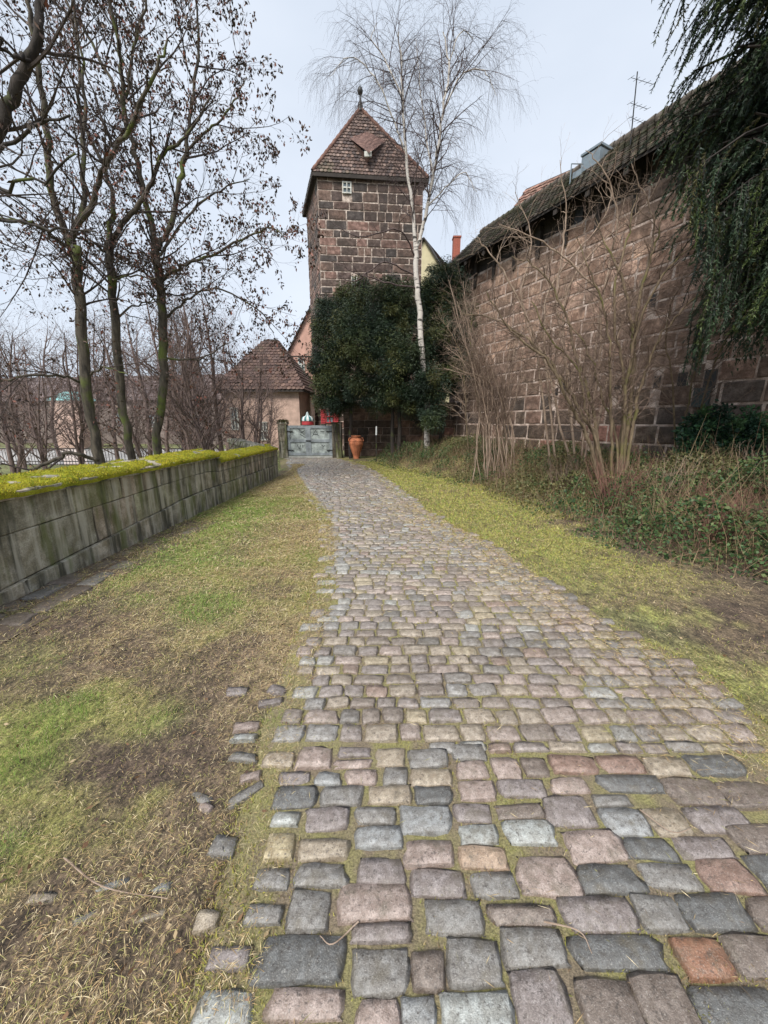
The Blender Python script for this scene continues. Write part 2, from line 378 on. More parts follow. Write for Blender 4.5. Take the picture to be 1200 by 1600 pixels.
# ------------------------------------------------------------------ ground sheet
def axis(lo, hi, f0, f1, step):
    fine = list(np.arange(f0, f1, step)); a = []; v = f0; s = step
    while v > lo: s *= 1.35; v -= s; a.append(v)
    b = []; v = fine[-1]; s = step
    while v < hi: s *= 1.35; v += s; b.append(v)
    return np.array(a[::-1] + fine + b)
gx = axis(-600, 600, -5.5, 9.5, .09); gy = axis(-300, 900, -.6, 19, .09)
X, Y = np.meshgrid(gx, gy); Z = gz(X, Y)
V = np.c_[X.ravel(), Y.ravel(), Z.ravel()]; nx, ny = len(gx), len(gy); I = np.arange(nx * ny).reshape(ny, nx)
Q = np.stack([I[:-1, :-1], I[:-1, 1:], I[1:, 1:], I[1:, :-1]], -1).reshape(-1, 4)
gr, mu, stt, ye = fields(V[:, 0], V[:, 1])
soil = np.array([.13, .095, .065]); strawc = np.array([.37, .28, .15]); grn = np.array([.15, .20, .05]); yl = np.array([.27, .25, .08])
col = soil[None] * (1 - .55 * stt[:, None]) + strawc[None] * .55 * stt[:, None]
col = col * (1 - .7 * gr[:, None]) + grn * .7 * gr[:, None]
col = col * (1 - .75 * ye[:, None]) + yl * .75 * ye[:, None]
mp2 = sstep(.5, .62, fbm(V[:, 0] * 2.1 + 7, V[:, 1] * 2.1, 66))[:, None] * .7 * (1 - mu[:, None]); col = col * (1 - mp2) + np.array([.27, .27, .08]) * mp2
col = col * (1 - .8 * mu[:, None]) + np.array([.085, .058, .044]) * .8 * mu[:, None]
outp = (V[:, 0] < par_x(V[:, 1]) - .3) | (V[:, 1] > 18) | (V[:, 0] > 12)
col[outp] = (np.array([.16, .17, .07])[None] * (.6 + .8 * fbm(V[outp, 0] * .7, V[outp, 1] * .7, 3)[:, None]))
m, n, b = newmat('earth_and_grass'); p = world_pos(n)
f1 = noise(n, p, 9, 6, .7); f2 = noise(n, p, 70, 5, .7)
c = mix(n, 1.0, tintsrc(n, 'attr'), ramp(n, f1, .32, .68, g3(.4), g3(1.6)), 'MULTIPLY'); c = mix(n, .9, c, ramp(n, f2, .34, .66, g3(.3), g3(1.8)), 'MULTIPLY')
c = mix(n, .8, c, ramp(n, noise(n, world_pos(n, (1, .35, 1)), 46, 4, .7), .36, .64, g3(.5), g3(1.5)), 'MULTIPLY')
n.links.new(c, b.inputs['Base Color']); b.inputs['Roughness'].default_value = .85; bump(n, b, mix(n, .6, f1, f2), 1.0, .03)
mk('ground', V, Q, m, None, col, True, 'structure')

# ------------------------------------------------------------------ cobbled path bed
ys = np.arange(-1.2, 17.3, .12); us = (1 - np.cos(np.linspace(0, math.pi, 40))) / 2; V = []
for y in ys:
    a, c_ = path_l(y) - .3, path_r(y) + .3; xs = a + (c_ - a) * us; ed_ = np.minimum(xs - a, c_ - xs); V.append(np.c_[xs, np.full(40, y), np.full(40, .011) + .011 * vnoise(xs * 9, y * 9 + 0 * xs, 3) - sstep(.34, .0, ed_) * (.05 - .07 * (fbm(xs * 4, y * 4 + 0 * xs, 19) - .5))])
V = np.concatenate(V); I = np.arange(len(V)).reshape(len(ys), 40); Q = np.stack([I[:-1, :-1], I[:-1, 1:], I[1:, 1:], I[1:, :-1]], -1).reshape(-1, 4)
m, n, b = newmat('mossy_joint_soil'); p = world_pos(n); f1 = noise(n, p, 5, 5, .6); f2 = noise(n, p, 120, 4, .7)
c = mix(n, ramp(n, f1, .4, .6), (.22, .175, .12, 1), (.26, .24, .10, 1)); c = mix(n, .9, c, ramp(n, f2, .3, .7, g3(.4), g3(1.6)), 'MULTIPLY')
n.links.new(c, b.inputs['Base Color']); b.inputs['Roughness'].default_value = .9; bump(n, b, f2, 1.0, .01)
path = mk('cobbled_path', V, Q, m, None, None, True, 'structure')

# cobblestone shapes: worn domed tops with rounded corners, 90 triangles each
def cobble_variant(k):
    r = np.random.default_rng(100 + k); g = np.array([-1, -.86, -.32, .32, .86, 1])
    gx_, gy_ = np.meshgrid(g, g); x = gx_.ravel(); y = gy_.ravel()
    e = .24 + .12 * r.random(); x2 = x * (1 - e * .5 * (y ** 2) * np.abs(x) ** 2 * .55); y2 = y * (1 - e * .5 * (x ** 2) * np.abs(y) ** 2 * .55)
    sk = r.normal(0, .05, 4); X2 = x2 * (1 + sk[0] * y2) + sk[1] * y2 * .6; Y2 = y2 * (1 + sk[2] * x2) + sk[3] * x2 * .6
    dome = (1 - np.abs(x) ** 5) * (1 - np.abs(y) ** 5); z = .016 + .010 * dome ** .35 + .003 * (1 - x * x) * (1 - y * y)
    tl = r.normal(0, .0025, 2); z += tl[0] * x + tl[1] * y + r.normal(0, .0018, len(x))
    edge = (np.abs(x) > .99) | (np.abs(y) > .99); X2 = X2 + r.normal(0, 1, len(x)) * np.where(edge, .036, .015); Y2 = Y2 + r.normal(0, 1, len(x)) * np.where(edge, .042, .015); z = z + r.normal(0, .0025, len(x)) * (dome < .8)
    V = np.c_[X2 * .5, Y2 * .5, z]; I = np.arange(36).reshape(6, 6); Q = np.stack([I[:-1, :-1], I[:-1, 1:], I[1:, 1:], I[1:, :-1]], -1).reshape(-1, 4)
    ring = list(I[0, :]) + list(I[1:, 5]) + list(I[5, :5][::-1]) + list(I[1:5, 0][::-1]); base = V[ring].copy(); base[:, :2] *= 1.03; base[:, 2] = -.02
    n0 = 36; R_ = len(ring); SQ = [[ring[i], n0 + i, n0 + (i + 1) % R_, ring[(i + 1) % R_]] for i in range(R_)]
    SQ = np.array([[q[0], q[1], q[2], q[3]] for q in SQ])
    return np.concatenate([V, base]), np.concatenate([Q, SQ])
CV = [cobble_variant(k) for k in range(26)]
CM = [mk('cobblestone', v, q, M['cobble_o'], None, None, True, None, False) for v, q in CV]
STC = {'L': (.47, .49, .47), 'B': (.36, .37, .37), 'G': (.29, .28, .265), 'D': (.175, .178, .175), 'M': (.31, .27, .26), 'P': (.45, .36, .32),
       'T': (.45, .38, .29), 'Y': (.52, .44, .28), 'N': (.25, .205, .175), 'O': (.38, .20, .125), 'R': (.34, .23, .185), 'A': (.50, .37, .27)}
TR = """308 392 1550 1612 L;420 534 1545 1595 P;558 625 1562 1625 P;628 680 1560 1615 B;693 800 1553 1630 L;803 885 1518 1612 M;912 1003 1532 1640 N;1003 1088 1525 1640 N;1092 1215 1542 1615 D;
325 390 1480 1516 M;402 536 1462 1536 D;551 637 1485 1556 G;644 694 1488 1548 N;701 780 1470 1540 G;787 880 1452 1512 G;896 1032 1462 1516 D;1062 1140 1467 1532 O;1142 1230 1462 1530 N;
305 340 1424 1455 T;385 440 1415 1445 G;452 515 1393 1455 G;530 640 1380 1440 P;550 640 1445 1473 M;665 752 1408 1460 G;765 865 1415 1447 N;881 990 1403 1457 M;996 1065 1400 1455 G;1070 1165 1398 1455 D;1175 1260 1402 1455 N;
398 452 1358 1390 G;463 540 1350 1386 G;560 632 1342 1382 M;643 725 1360 1402 M;738 808 1363 1403 G;812 900 1340 1402 P;905 998 1352 1398 D;1003 1090 1349 1391 G;1097 1175 1342 1396 R;1182 1270 1338 1395 D;
415 459 1303 1344 Y;468 543 1313 1344 T;556 628 1293 1326 B;633 707 1314 1354 P;719 791 1324 1359 A;887 972 1300 1348 P;977 1050 1310 1344 D;1056 1140 1308 1342 M;1148 1230 1290 1334 N;
426 467 1270 1292 L;477 543 1265 1298 M;556 618 1264 1288 G;627 703 1262 1303 B;710 767 1258 1285 M;718 776 1290 1320 L;790 864 1283 1320 L;775 848 1258 1280 N;852 925 1247 1292 M;944 1010 1265 1306 B;1015 1072 1264 1305 T;1080 1165 1262 1300 M;
428 492 1231 1264 D;503 565 1230 1259 G;576 641 1229 1256 T;649 705 1231 1257 D;718 772 1221 1250 P;780 852 1220 1246 M;862 918 1218 1240 P;928 985 1243 1261 G;938 1035 1213 1238 D;1045 1125 1218 1258 N;1130 1210 1222 1262 N;
436 483 1207 1226 M;493 532 1208 1228 B;540 589 1205 1226 P;600 636 1200 1228 G;642 705 1202 1228 T;714 762 1192 1217 P;770 812 1186 1217 P;817 856 1186 1213 N;862 932 1182 1209 R;938 1003 1182 1208 R;1010 1072 1184 1214 T;1080 1158 1182 1212 D;
413 459 1175 1198 T;466 517 1169 1201 P;522 580 1187 1201 P;530 580 1168 1183 M;588 632 1170 1197 T;640 698 1174 1199 G;706 758 1164 1188 G"""
stones = []      # x, y, w, d, rz, colour, lift
for s_ in TR.replace('\n', '').split(';'):
    a = s_.split();
    if len(a) < 5: continue
    x0, x1, y0, y1 = map(float, a[:4]); xm, ym = (x0 + x1) / 2, (y0 + y1) / 2; g0 = gnd(xm, y0, .02); g1 = gnd(xm, y1, .02); l = gnd(x0, ym, .02); r_ = gnd(x1, ym, .02)
    stones.append((gnd(xm, ym).x if False else (l.x + r_.x) / 2, (g0.y + g1.y) / 2, (r_.x - l.x) * 1.08, (g0.y - g1.y) * 1.12, random.gauss(0, .02), STC[a[4]], random.gauss(0, .002)))
# half-sunk stray stones in the left verge
for x0, x1, y0, y1, k in ((140, 200, 1378, 1402, 'B'), (235, 265, 1382, 1402, 'B'), (35, 85, 1400, 1420, 'T'), (110, 160, 1430, 1450, 'G'), (208, 255, 1430, 1446, 'T'), (325, 368, 1310, 1345, 'G'), (355, 412, 1236, 1252, 'G'), (290, 330, 1245, 1262, 'G'), (372, 405, 1210, 1225, 'P'), (355, 400, 1180, 1195, 'G'), (358, 400, 1150, 1162, 'L'), (362, 404, 1132, 1146, 'P'), (350, 385, 1078, 1090, 'M'), (400, 440, 1095, 1106, 'M'), (415, 447, 1076, 1088, 'M'), (300, 330, 1260, 1275, 'P')):
    xm, ym = (x0 + x1) / 2, (y0 + y1) / 2; l = gnd(x0, ym, .02); r_ = gnd(x1, ym, .02)
    stones.append(((l.x + r_.x) / 2, (gnd(xm, y0).y + gnd(xm, y1).y) / 2, r_.x - l.x, gnd(xm, y0).y - gnd(xm, y1).y, random.gauss(0, .25), tuple(np.array(STC[k]) * .8), -.006))
PALK = 'MMGNNPTTTGBDNPPTNLMRPY'
def auto_rows(y, yend, x0f=None, x1f=None, dfix=None):
    row = 0
    while y < yend:
        d = dfix or random.uniform(.082, .122); yc = y + d / 2; a = (x0f or path_l)(yc); b_ = (x1f or path_r)(yc); x = float(a) + random.uniform(-.08, .05)
        while x < b_ - .03:
            w_ = random.uniform(.11, .20); yy = yc + .025 * float(sstep(1.6, 2.6, yc)) * math.sin(x * 2.3 + row * .2) + random.gauss(0, .004)
            k = random.choice(PALK)
            if x < a + .22 and yc > 1.5: k = random.choice('LLBBM') if random.random() < .55 else k
            c_ = np.array(STC[k]) * random.uniform(.85, 1.15); c_ = c_ * .62 + np.array([.37, .325, .285]) * .4
            edge = min(x - a, b_ - x)
            if not (edge < .1 and random.random() < .35): stones.append((x + w_ / 2, yy, w_ - .008, d - .006, random.gauss(0, .03), tuple(c_), random.gauss(0, .003)))
            x += w_
        y += d; row += 1
auto_rows(1.577, 17.1)
auto_rows(1.512, 1.513, lambda y: .27 + y * 0, None, .066)
auto_rows(-1.0, .36)
auto_rows(.475, .476, None, None, .115)
# rest of the traced area: right margin beyond the frame
for k in range(7):
    y = .72 + k * .13
    x = max(1.03 * y + .45, 1.0) + random.uniform(.02, .1)
    while x < 1.95:
        w_ = random.uniform(.14, .2)
        if x > 1.05 * y + .5: stones.append((x + w_ / 2, y, w_ - .02, .11, random.gauss(0, .04), STC[random.choice('NNMGD')], 0))
        x += w_
S = np.array([[s[0], s[1]] for s in stones]); px, py, dd = proj(np.c_[S, np.full(len(S), .02)])
vis = (px > -60) & (px < 1260) & (py < 1660) & (dd > .1) & (S[:, 1] > 0)
order = sorted([i for i in range(len(stones)) if vis[i]], key=lambda i: -stones[i][2] * stones[i][3] / dd[i] ** 3)
near = set(order[:300]); far = MB()
for i, s in enumerate(stones):
    k = random.randrange(26)
    s = s[:5] + (tuple(np.array(s[5]) * .93),) + s[6:]
    if i in near: inst('cobblestone', CM[k], path, (s[0], s[1], .004 + s[6]), (0, 0, s[4]), (s[2], s[3], 1), s[5])
    else:
        v = CV[k][0] * np.array([s[2], s[3], 1]); cz, sz = math.cos(s[4]), math.sin(s[4]); v = np.c_[v[:, 0] * cz - v[:, 1] * sz + s[0], v[:, 0] * sz + v[:, 1] * cz + s[1], v[:, 2] + .004 + s[6]]; far.add(v, CV[k][1], col=s[5])
far.build('distant_cobblestones', M['cobble_a'], path, True, 'stuff')

# gutter of old slabs at the foot of the parapet
ys = np.arange(-1, 6.2, .2); V = []
for y in ys:
    for x in (par_x(y) + .02, par_x(y) + .62): V.append((x, y, .016))
I = np.arange(len(V)).reshape(-1, 2); gut = mk('stone_gutter', V, np.stack([I[:-1, 0], I[:-1, 1], I[1:, 1], I[1:, 0]], -1), M['gut'], None, None, False, 'structure')
y = -.8
while y < 6.0:
    L_ = random.uniform(.22, .4)
    for lx in (.16, .42):
        if random.random() < (.92 if y < 4.2 else .5):
            inst('gutter_stone', random.choice(CM), gut, (par_x(y) + lx + random.gauss(0, .015), y + random.uniform(-.05, .05), .010 - .012 * (y > 4)), (random.gauss(0, .02), random.gauss(0, .02), random.gauss(0, .08)), (.24 * random.uniform(.8, 1), L_ * random.uniform(.75, .92), .8), np.array(STC[random.choice('MMNGN')]) * .7)
    y += L_

# ------------------------------------------------------------------ parapet
def block_variant(k, nu=3, nv=3, ch=.06, rough=.35, seed=0):
    """unit block, front face at y=0 looking to -y, depth 1 (scaled), chamfered edges"""
    r = np.random.default_rng(seed + k); g = [-.5, -.5 + ch, 0, .5 - ch, .5]
    gx_, gz_ = np.meshgrid(g, g); x = gx_.ravel(); z = gz_.ravel(); edge = (np.abs(x) > .49) | (np.abs(z) > .49)
    y = np.where(edge, .28 if ch > .03 else .12, 0.0) + np.where(edge, 0, r.normal(0, rough * .2, 25)); x = x + r.normal(0, .008, 25); z = z + r.normal(0, .008, 25)
    V = np.c_[x, y, z]; I = np.arange(25).reshape(5, 5); Q = np.stack([I[:-1, :-1], I[:-1, 1:], I[1:, 1:], I[1:, :-1]], -1).reshape(-1, 4)
    ring = list(I[0, :]) + list(I[1:, 4]) + list(I[4, :4][::-1]) + list(I[1:4, 0][::-1]); base = V[ring].copy(); base[:, 1] = 1.0
    SQ = np.array([[ring[i], 25 + i, 25 + (i + 1) % 16, ring[(i + 1) % 16]] for i in range(16)])
    return np.concatenate([V, base]), np.concatenate([Q, SQ])
BVv = [block_variant(k, seed=500) for k in range(16)]
BPv = [block_variant(k, ch=.025, rough=.12, seed=900) for k in range(10)]
BPm = [mk('stone_block', v, q, M['parapet'], None, None, False, None, False) for v, q in [block_variant(k, ch=.025, rough=.12, seed=900) for k in range(10)]]
para = thing('parapet_wall', 'low grey sandstone parapet with bright yellow-green moss on its coping, left of the cobbled path', 'wall')
core = MB()
Y0, YS, YE = -1.5, 7.45, 11.25
def ztop(y): return .92 if y < YS else .80
def zp(y): return np.clip(.13 + .075 * (np.asarray(y) - 3), .10, .38)
def zm(y): return np.clip(.60 + .03 * (np.asarray(y) - 3), .45, .70) - .06 * sstep(7.3, 7.5, y)
for a, b_ in ((Y0, YS), (YS, YE)):
    zt = ztop((a + b_) / 2) - .01
    core.prism([(par_x(a) - .03, a, -.7), (par_x(b_) - .03, b_, -.7), (par_x(b_) - .42, b_, -.7), (par_x(a) - .42, a, -.7)], [(par_x(a) - .03, a, zt), (par_x(b_) - .03, b_, zt), (par_x(b_) - .42, b_, zt), (par_x(a) - .42, a, zt)])
core.build('wall_core', M['joint'], para)
PC = [(.40, .37, .30), (.34, .32, .26), (.46, .41, .33), (.30, .28, .225), (.44, .37, .30), (.38, .36, .25)]
ang = math.atan(.027)
def para_block(y, L_, z0, z1, out_=0.0, back=False):
    yc = y + L_ / 2; sx = par_x(yc) + out_ + random.gauss(0, .004) if not back else par_x(yc) - .45
    # slanted courses: rotate slightly so the bed joint follows the rise
    if back: inst('stone_block', random.choice(BPm), para, (sx, yc, (z0 + z1) / 2), (0, 0, R(-90) - ang), (L_ - .007, .05, z1 - z0 - .007), random.choice(PC)); return
    v, q = random.choice(BPv); f0, f1 = z0, z1; t = v[:, 0]; zb_ = f0(y + L_ / 2 + t * L_) + .004; zt_ = f1(y + L_ / 2 + t * L_) - .004
    W_ = np.c_[np.full(len(t), 0.) - v[:, 1] * .05 - .0, t * (L_ - .007), zb_ + (v[:, 2] + .5) * (zt_ - zb_)]; o = mk('stone_block', W_, q, M['parapet'], para); o.location = (sx, yc, 0); o.rotation_euler = (0, 0, -ang); o.color = (*random.choice(PC), 1)
for course in range(3):
    y = Y0
    while y < YE:
        L_ = random.uniform(.6, 1.15) * (1.25 if course == 0 else 1)
        if y < YS < y + L_ + .2: L_ = YS - y
        if y + L_ > YE - .25: L_ = YE - y
        yc = y + L_ / 2; zt = ztop(yc - .01 if yc < YS else yc)
        z0, z1 = [(lambda q: np.full_like(q, -.1), zp), (zp, zm), (zm, lambda q, zt=zt: np.full_like(q, zt))][course]
        para_block(y, L_, z0, z1, .03 if course == 0 else 0); y += L_
    y = Y0
    while y < YE:
        L_ = min(random.uniform(.7, 1.1), YE - y + .001)
        z0, z1 = [(-.7, 0), (0, .5), (.5, ztop(y + L_ / 2))][course]; para_block(y, L_, z0, z1, 0, True); y += L_
for yy, zz, dr in ((YE, .80, 0), (YS, .92, 0)):      # end faces of the two wall runs
    inst('stone_block', BPm[0], para, (par_x(yy) - .22, yy + .06 if yy == YE else yy + .05, zz - .12 if yy == YS else .40), (0, 0, R(180)), (.44, .06, .2 if yy == YS else .8), PC[3])
# coping: sloped slabs, each with its cushion of moss
def coping(y, L_, zt):
    n_ = 5; V = []
    for j in range(n_):
        yy = y + .006 + (L_ - .012) * j / (n_ - 1); x0 = par_x(yy)
        for dx, dz in ((.05, -.03), (.055, .035), (-.05, .085), (-.25, .13), (-.42, .10), (-.47, .02), (-.47, -.03)):
            V.append((x0 + dx + random.gauss(0, .003), yy, zt + .03 + dz + random.gauss(0, .003)))
    I = np.arange(len(V)).reshape(n_, 7); Q = np.stack([I[:-1], np.roll(I, -1, 1)[:-1], np.roll(I, -1, 1)[1:], I[1:]], -1).reshape(-1, 4)
    T = [[I[0, 0], I[0, k], I[0, k + 1]] for k in range(1, 6)] + [[I[-1, 0], I[-1, k + 1], I[-1, k]] for k in range(1, 6)]
    o = mk('coping_stone', V, [Q, np.array(T)], M['parapet'], para); o.color = (*random.choice(PC), 1)
    # moss sheet
    nu, nv = max(8, int(L_ / .035)), 14; prof = np.array([(.062, -.005), (.06, .035), (.02, .055), (-.05, .088), (-.15, .112), (-.25, .134), (-.36, .12), (-.43, .10)])
    s_ = np.linspace(0, 7, nv); pxs = np.interp(s_, range(8), prof[:, 0]); pzs = np.interp(s_, range(8), prof[:, 1]); V = []; mask = []; cc = []
    for i in range(nu):
        yy = y + L_ * i / (nu - 1)
        for j in range(nv):
            nval = float(fbm(yy * 3.1, pxs[j] * 9 + 4, 61)); h = .028 * float(sstep(.45, .58, nval + .07 * math.sin(s_[j] / 7 * 3.1) + .05)) - .012; h += .014 * (float(vnoise(yy * 22, pxs[j] * 22, 7)) - .5) * (h > 0)
            if j in (0, nv - 1): h = min(h, .0) - .004
            V.append((par_x(yy) + pxs[j] + h * .35, yy, zt + .03 + pzs[j] + h)); mask.append(h)
            q = float(fbm(yy * 6, pxs[j] * 10, 77)); cc.append((np.array([.42, .36, .035]) * (1 - q) + np.array([.20, .26, .03]) * q) * (.75 + .6 * float(vnoise(yy * 14, pxs[j] * 30, 5))))
    I = np.arange(len(V)).reshape(nu, nv); Q = np.stack([I[:-1, :-1], I[:-1, 1:], I[1:, 1:], I[1:, :-1]], -1).reshape(-1, 4)[:, ::-1]
    mo = mk('moss', V, Q, M['moss'], o, np.array(cc), True, 'stuff')
    VV = np.array(V); mk_ = np.array(mask) > .0; return VV[mk_]
m, n, b = newmat('moss'); p = world_pos(n); f2 = noise(n, p, 90, 4, .7); c = mix(n, .9, tintsrc(n, 'attr'), ramp(n, f2, .3, .7, g3(.45), g3(1.5)), 'MULTIPLY')
n.links.new(c, b.inputs['Base Color']); b.inputs['Roughness'].default_value = .95; b.inputs['Specular IOR Level'].default_value = .1; bump(n, b, f2, 1.0, .02); M['moss'] = m
mp_ = []
y = Y0
while y < YE:
    L_ = random.uniform(.45, .7)
    if y < YS < y + L_ + .2: L_ = YS - y
    if y + L_ > YE - .2: L_ = YE - y
    mp_.append(coping(y, L_, ztop(y + L_ / 2 - (.01 if y < YS else 0)))); y += L_
mp_ = np.concatenate(mp_); k = rng.integers(0, len(mp_), 42000); P0 = mp_[k] + rng.normal(0, .014, (42000, 3)) * [1, 1, .3]; P0[:, 2] -= .004
leaves('moss_fronds', P0, np.tile([.35, 0, 1.0], (42000, 1)), rng.uniform(.010, .028, 42000), .005, pal([(.50, .44, .02), (.38, .37, .02), (.24, .30, .03), (.50, .36, .06), (.16, .17, .04)], 42000), M['blade'], para, 'stuff', .45, True)

# short oblique wall beyond the parapet
low = thing('boundary_wall', 'short grey stone wall with pale coping running down behind the far end of the mossy parapet', 'wall')
wp = [at(364, 690, 12.6), at(404, 702, 10.4)]
for i in range(5):
    a = wp[0].lerp(wp[1], i / 5); b2 = wp[0].lerp(wp[1], (i + 1) / 5); d = (b2 - a); rz = math.atan2(d.y, d.x); c_ = (a + b2) / 2
    MB().box((c_.x, c_.y, (c_.z - .7) / 2 - .0), (d.xy.length - .01, .3, c_.z + .7), rz).build('stone_block', M['parapet'], low).color = (*PC[3], 1)
    MB().box((c_.x, c_.y, c_.z + .06), (d.xy.length - .012, .4, .12), rz, taper=.85).build('coping_stone', M['parapet'], low).color = (.36, .35, .31, 1)
# ------------------------------------------------------------------ ashlar masonry
def masonry(parent, P0, U, L_, courses, colour_fn, n_ind, skip=(), depth=.05, name='stone_block', wrange=(.5, 1.0), gap=.02, sunk=.0, start=0.0, bat=None, out_n=None, ind_all=None):
    """stones laid on the vertical plane through P0 along U (unit, horizontal); outward normal = U rotated -90deg.  returns list of placements"""
    U = Vector(U).normalized(); N = Vector((U.y, -U.x, 0)); z = P0[2]; pl = []
    for h in courses:
        x = -random.uniform(0, .35)
        while x < L_:
            w_ = random.uniform(*wrange); a = max(x, 0); b_ = min(x + w_, L_)
            if L_ - b_ < .18: b_ = L_
            x = b_ if b_ > x + .01 else x + w_
            if b_ - a < .12: continue
            blocked = any(a < s[1] and b_ > s[0] and z < s[3] and z + h > s[2] for s in skip)
            if blocked:                                   # trim the stone at the opening
                s = [s for s in skip if a < s[1] and b_ > s[0] and z < s[3] and z + h > s[2]][0]
                if s[0] - a > .1: b_2 = s[0]; pl.append((a, b_2, z, h))
                if b_ - s[1] > .1: pl.append((s[1], b_, z, h))
                continue
            pl.append((a, b_, z, h))
        z += h
    out = []
    for a, b_, z, h in pl:
        c_ = Vector(P0) + U * ((a + b_) / 2); c_.z = z + h / 2
        q, r_, d_ = proj(c_); vis = -40 < q < 1240 and -40 < r_ < 1640 and d_ > 0
        out.append((c_, b_ - a, h, ((b_ - a) * h / d_ ** 2) if vis else 0))
    return out, U, N
def lay(parent, sets, n_ind, matk, depth=.05, gap=.02, bat=0):
    allp = []
    for (pl, U, N, colf) in sets:
        for p in pl: allp.append((p, U, N, colf))
    order = sorted(range(len(allp)), key=lambda i: -allp[i][0][3]); ind = set([i for i in order[:n_ind] if allp[i][0][3] > 0])
    st = MB(); meshes = [mk('stone_block', v, q, M[matk + '_o'], None, None, False, None, False) for v, q in BVv]
    for i, ((c_, w_, h, ar), U, N, colf) in enumerate(allp):
        k = random.randrange(16); col_ = colf(c_); dep = depth * random.uniform(.6, 1.25); rz = math.atan2(U.y, U.x); g_ = gap * random.uniform(.6, 1.4)
        loc = c_ + N * dep
        if i in ind: inst('stone_block', meshes[k], parent, loc, (0, 0, rz), (w_ - g_, dep + .03, h - g_), col_)
        else:
            v = BVv[k][0] * np.array([w_ - g_, dep + .03, h - g_]); cz, sz = math.cos(rz), math.sin(rz)
            st.add(np.c_[v[:, 0] * cz - v[:, 1] * sz + loc.x, v[:, 0] * sz + v[:, 1] * cz + loc.y, v[:, 2] + loc.z], BVv[k][1], col=col_)
    if st.n: st.build('remaining_stone_blocks', M[matk + '_a'], parent, False, 'stuff')

# ------------------------------------------------------------------ the big town wall on the right
def wx(y): return 7.10 - .51 * (y - 10.5)
U = Vector((-.4543, .8908, 0)); NW = Vector((-.8908, -.4543, 0))          # U runs away from the camera; NW faces the path
# masonry() takes the outward normal as U rotated -90 deg, so lay from far to near
WN = Vector((wx(3.0), 3.0, 0)); WF = Vector((wx(18.4), 18.4, 0)); LW = (WF - WN).length
tw = thing('town_wall', 'tall brown sandstone town wall with a long mossy tiled roof, right of the path', 'wall')
body = MB(); Ub = (WN - WF).normalized(); Nb = Vector((Ub.y, -Ub.x, 0))
def wbox(mb, s0, s1, d0, d1, z0, z1):      # s along from far end, d outwards
    P = [WF + Ub * s0 + Nb * d1, WF + Ub * s1 + Nb * d1, WF + Ub * s1 + Nb * d0, WF + Ub * s0 + Nb * d0]
    mb.prism([(p.x, p.y, z0) for p in P], [(p.x, p.y, z1) for p in P])
wbox(body, 0, LW, -1.6, 0, -.2, 7.45); body.build('masonry_core', M['mortar_wall'], tw)
courses = [.50, .5, .5, .48, .5, .46, .42, .4, .42, .38, .4, .4, .38, .4, .38, .4, .36]
tot = sum(courses); courses = [c * 7.4 / tot for c in courses]
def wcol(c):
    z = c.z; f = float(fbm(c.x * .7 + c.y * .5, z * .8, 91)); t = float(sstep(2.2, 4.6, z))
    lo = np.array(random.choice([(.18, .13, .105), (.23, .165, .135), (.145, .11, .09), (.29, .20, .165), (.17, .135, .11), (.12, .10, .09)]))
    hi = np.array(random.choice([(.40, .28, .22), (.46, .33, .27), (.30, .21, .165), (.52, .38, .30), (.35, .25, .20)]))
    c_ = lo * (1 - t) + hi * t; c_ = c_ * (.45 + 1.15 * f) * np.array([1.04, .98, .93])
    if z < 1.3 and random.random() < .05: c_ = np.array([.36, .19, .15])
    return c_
# putlog holes and one niche; their shade is painted as flat black plates
holes = []
for px_, py_, s in ((1027, 597, .2), (1066, 594, .24), (1110, 592, .28), (882, 605, .17), (965, 600, .2), (870, 612, .15), (1020, 470, .2), (905, 335, .3)):
    u, yy, zz = ray(px_, py_); t = (11.96 + .5) / (u + .51 * yy) if False else (wx(0)) / (u + .51 * yy); p = Vector((u * t, yy * t, CAM_Z + zz * t)); s0 = (p - WF).dot(Ub); holes.append((s0 - s / 2, s0 + s / 2, p.z - s * .75, p.z + s * .75))
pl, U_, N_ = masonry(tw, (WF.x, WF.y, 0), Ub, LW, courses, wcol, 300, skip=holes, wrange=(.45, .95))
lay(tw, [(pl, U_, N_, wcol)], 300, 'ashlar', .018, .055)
for s0, s1, z0, z1 in holes:
    mb = MB(); wbox(mb, s0 + .02, s1 - .02, 0.0, .012, z0, z1); mb.build('putlog_hole_shade', M['iron'], tw)
# metal box in the wall at px 1098,620
mb = MB(); u, yy, zz = ray(1098, 621); t = wx(0) / (u + .51 * yy); p = Vector((u * t, yy * t, CAM_Z + zz * t)); s0 = (p - WF).dot(Ub)
wbox(mb, s0 - .17, s0 + .17, .02, .10, p.z - .22, p.z + .22); mb.build('service_box', plain('dark_green_box', (.03, .045, .045), .5), tw)
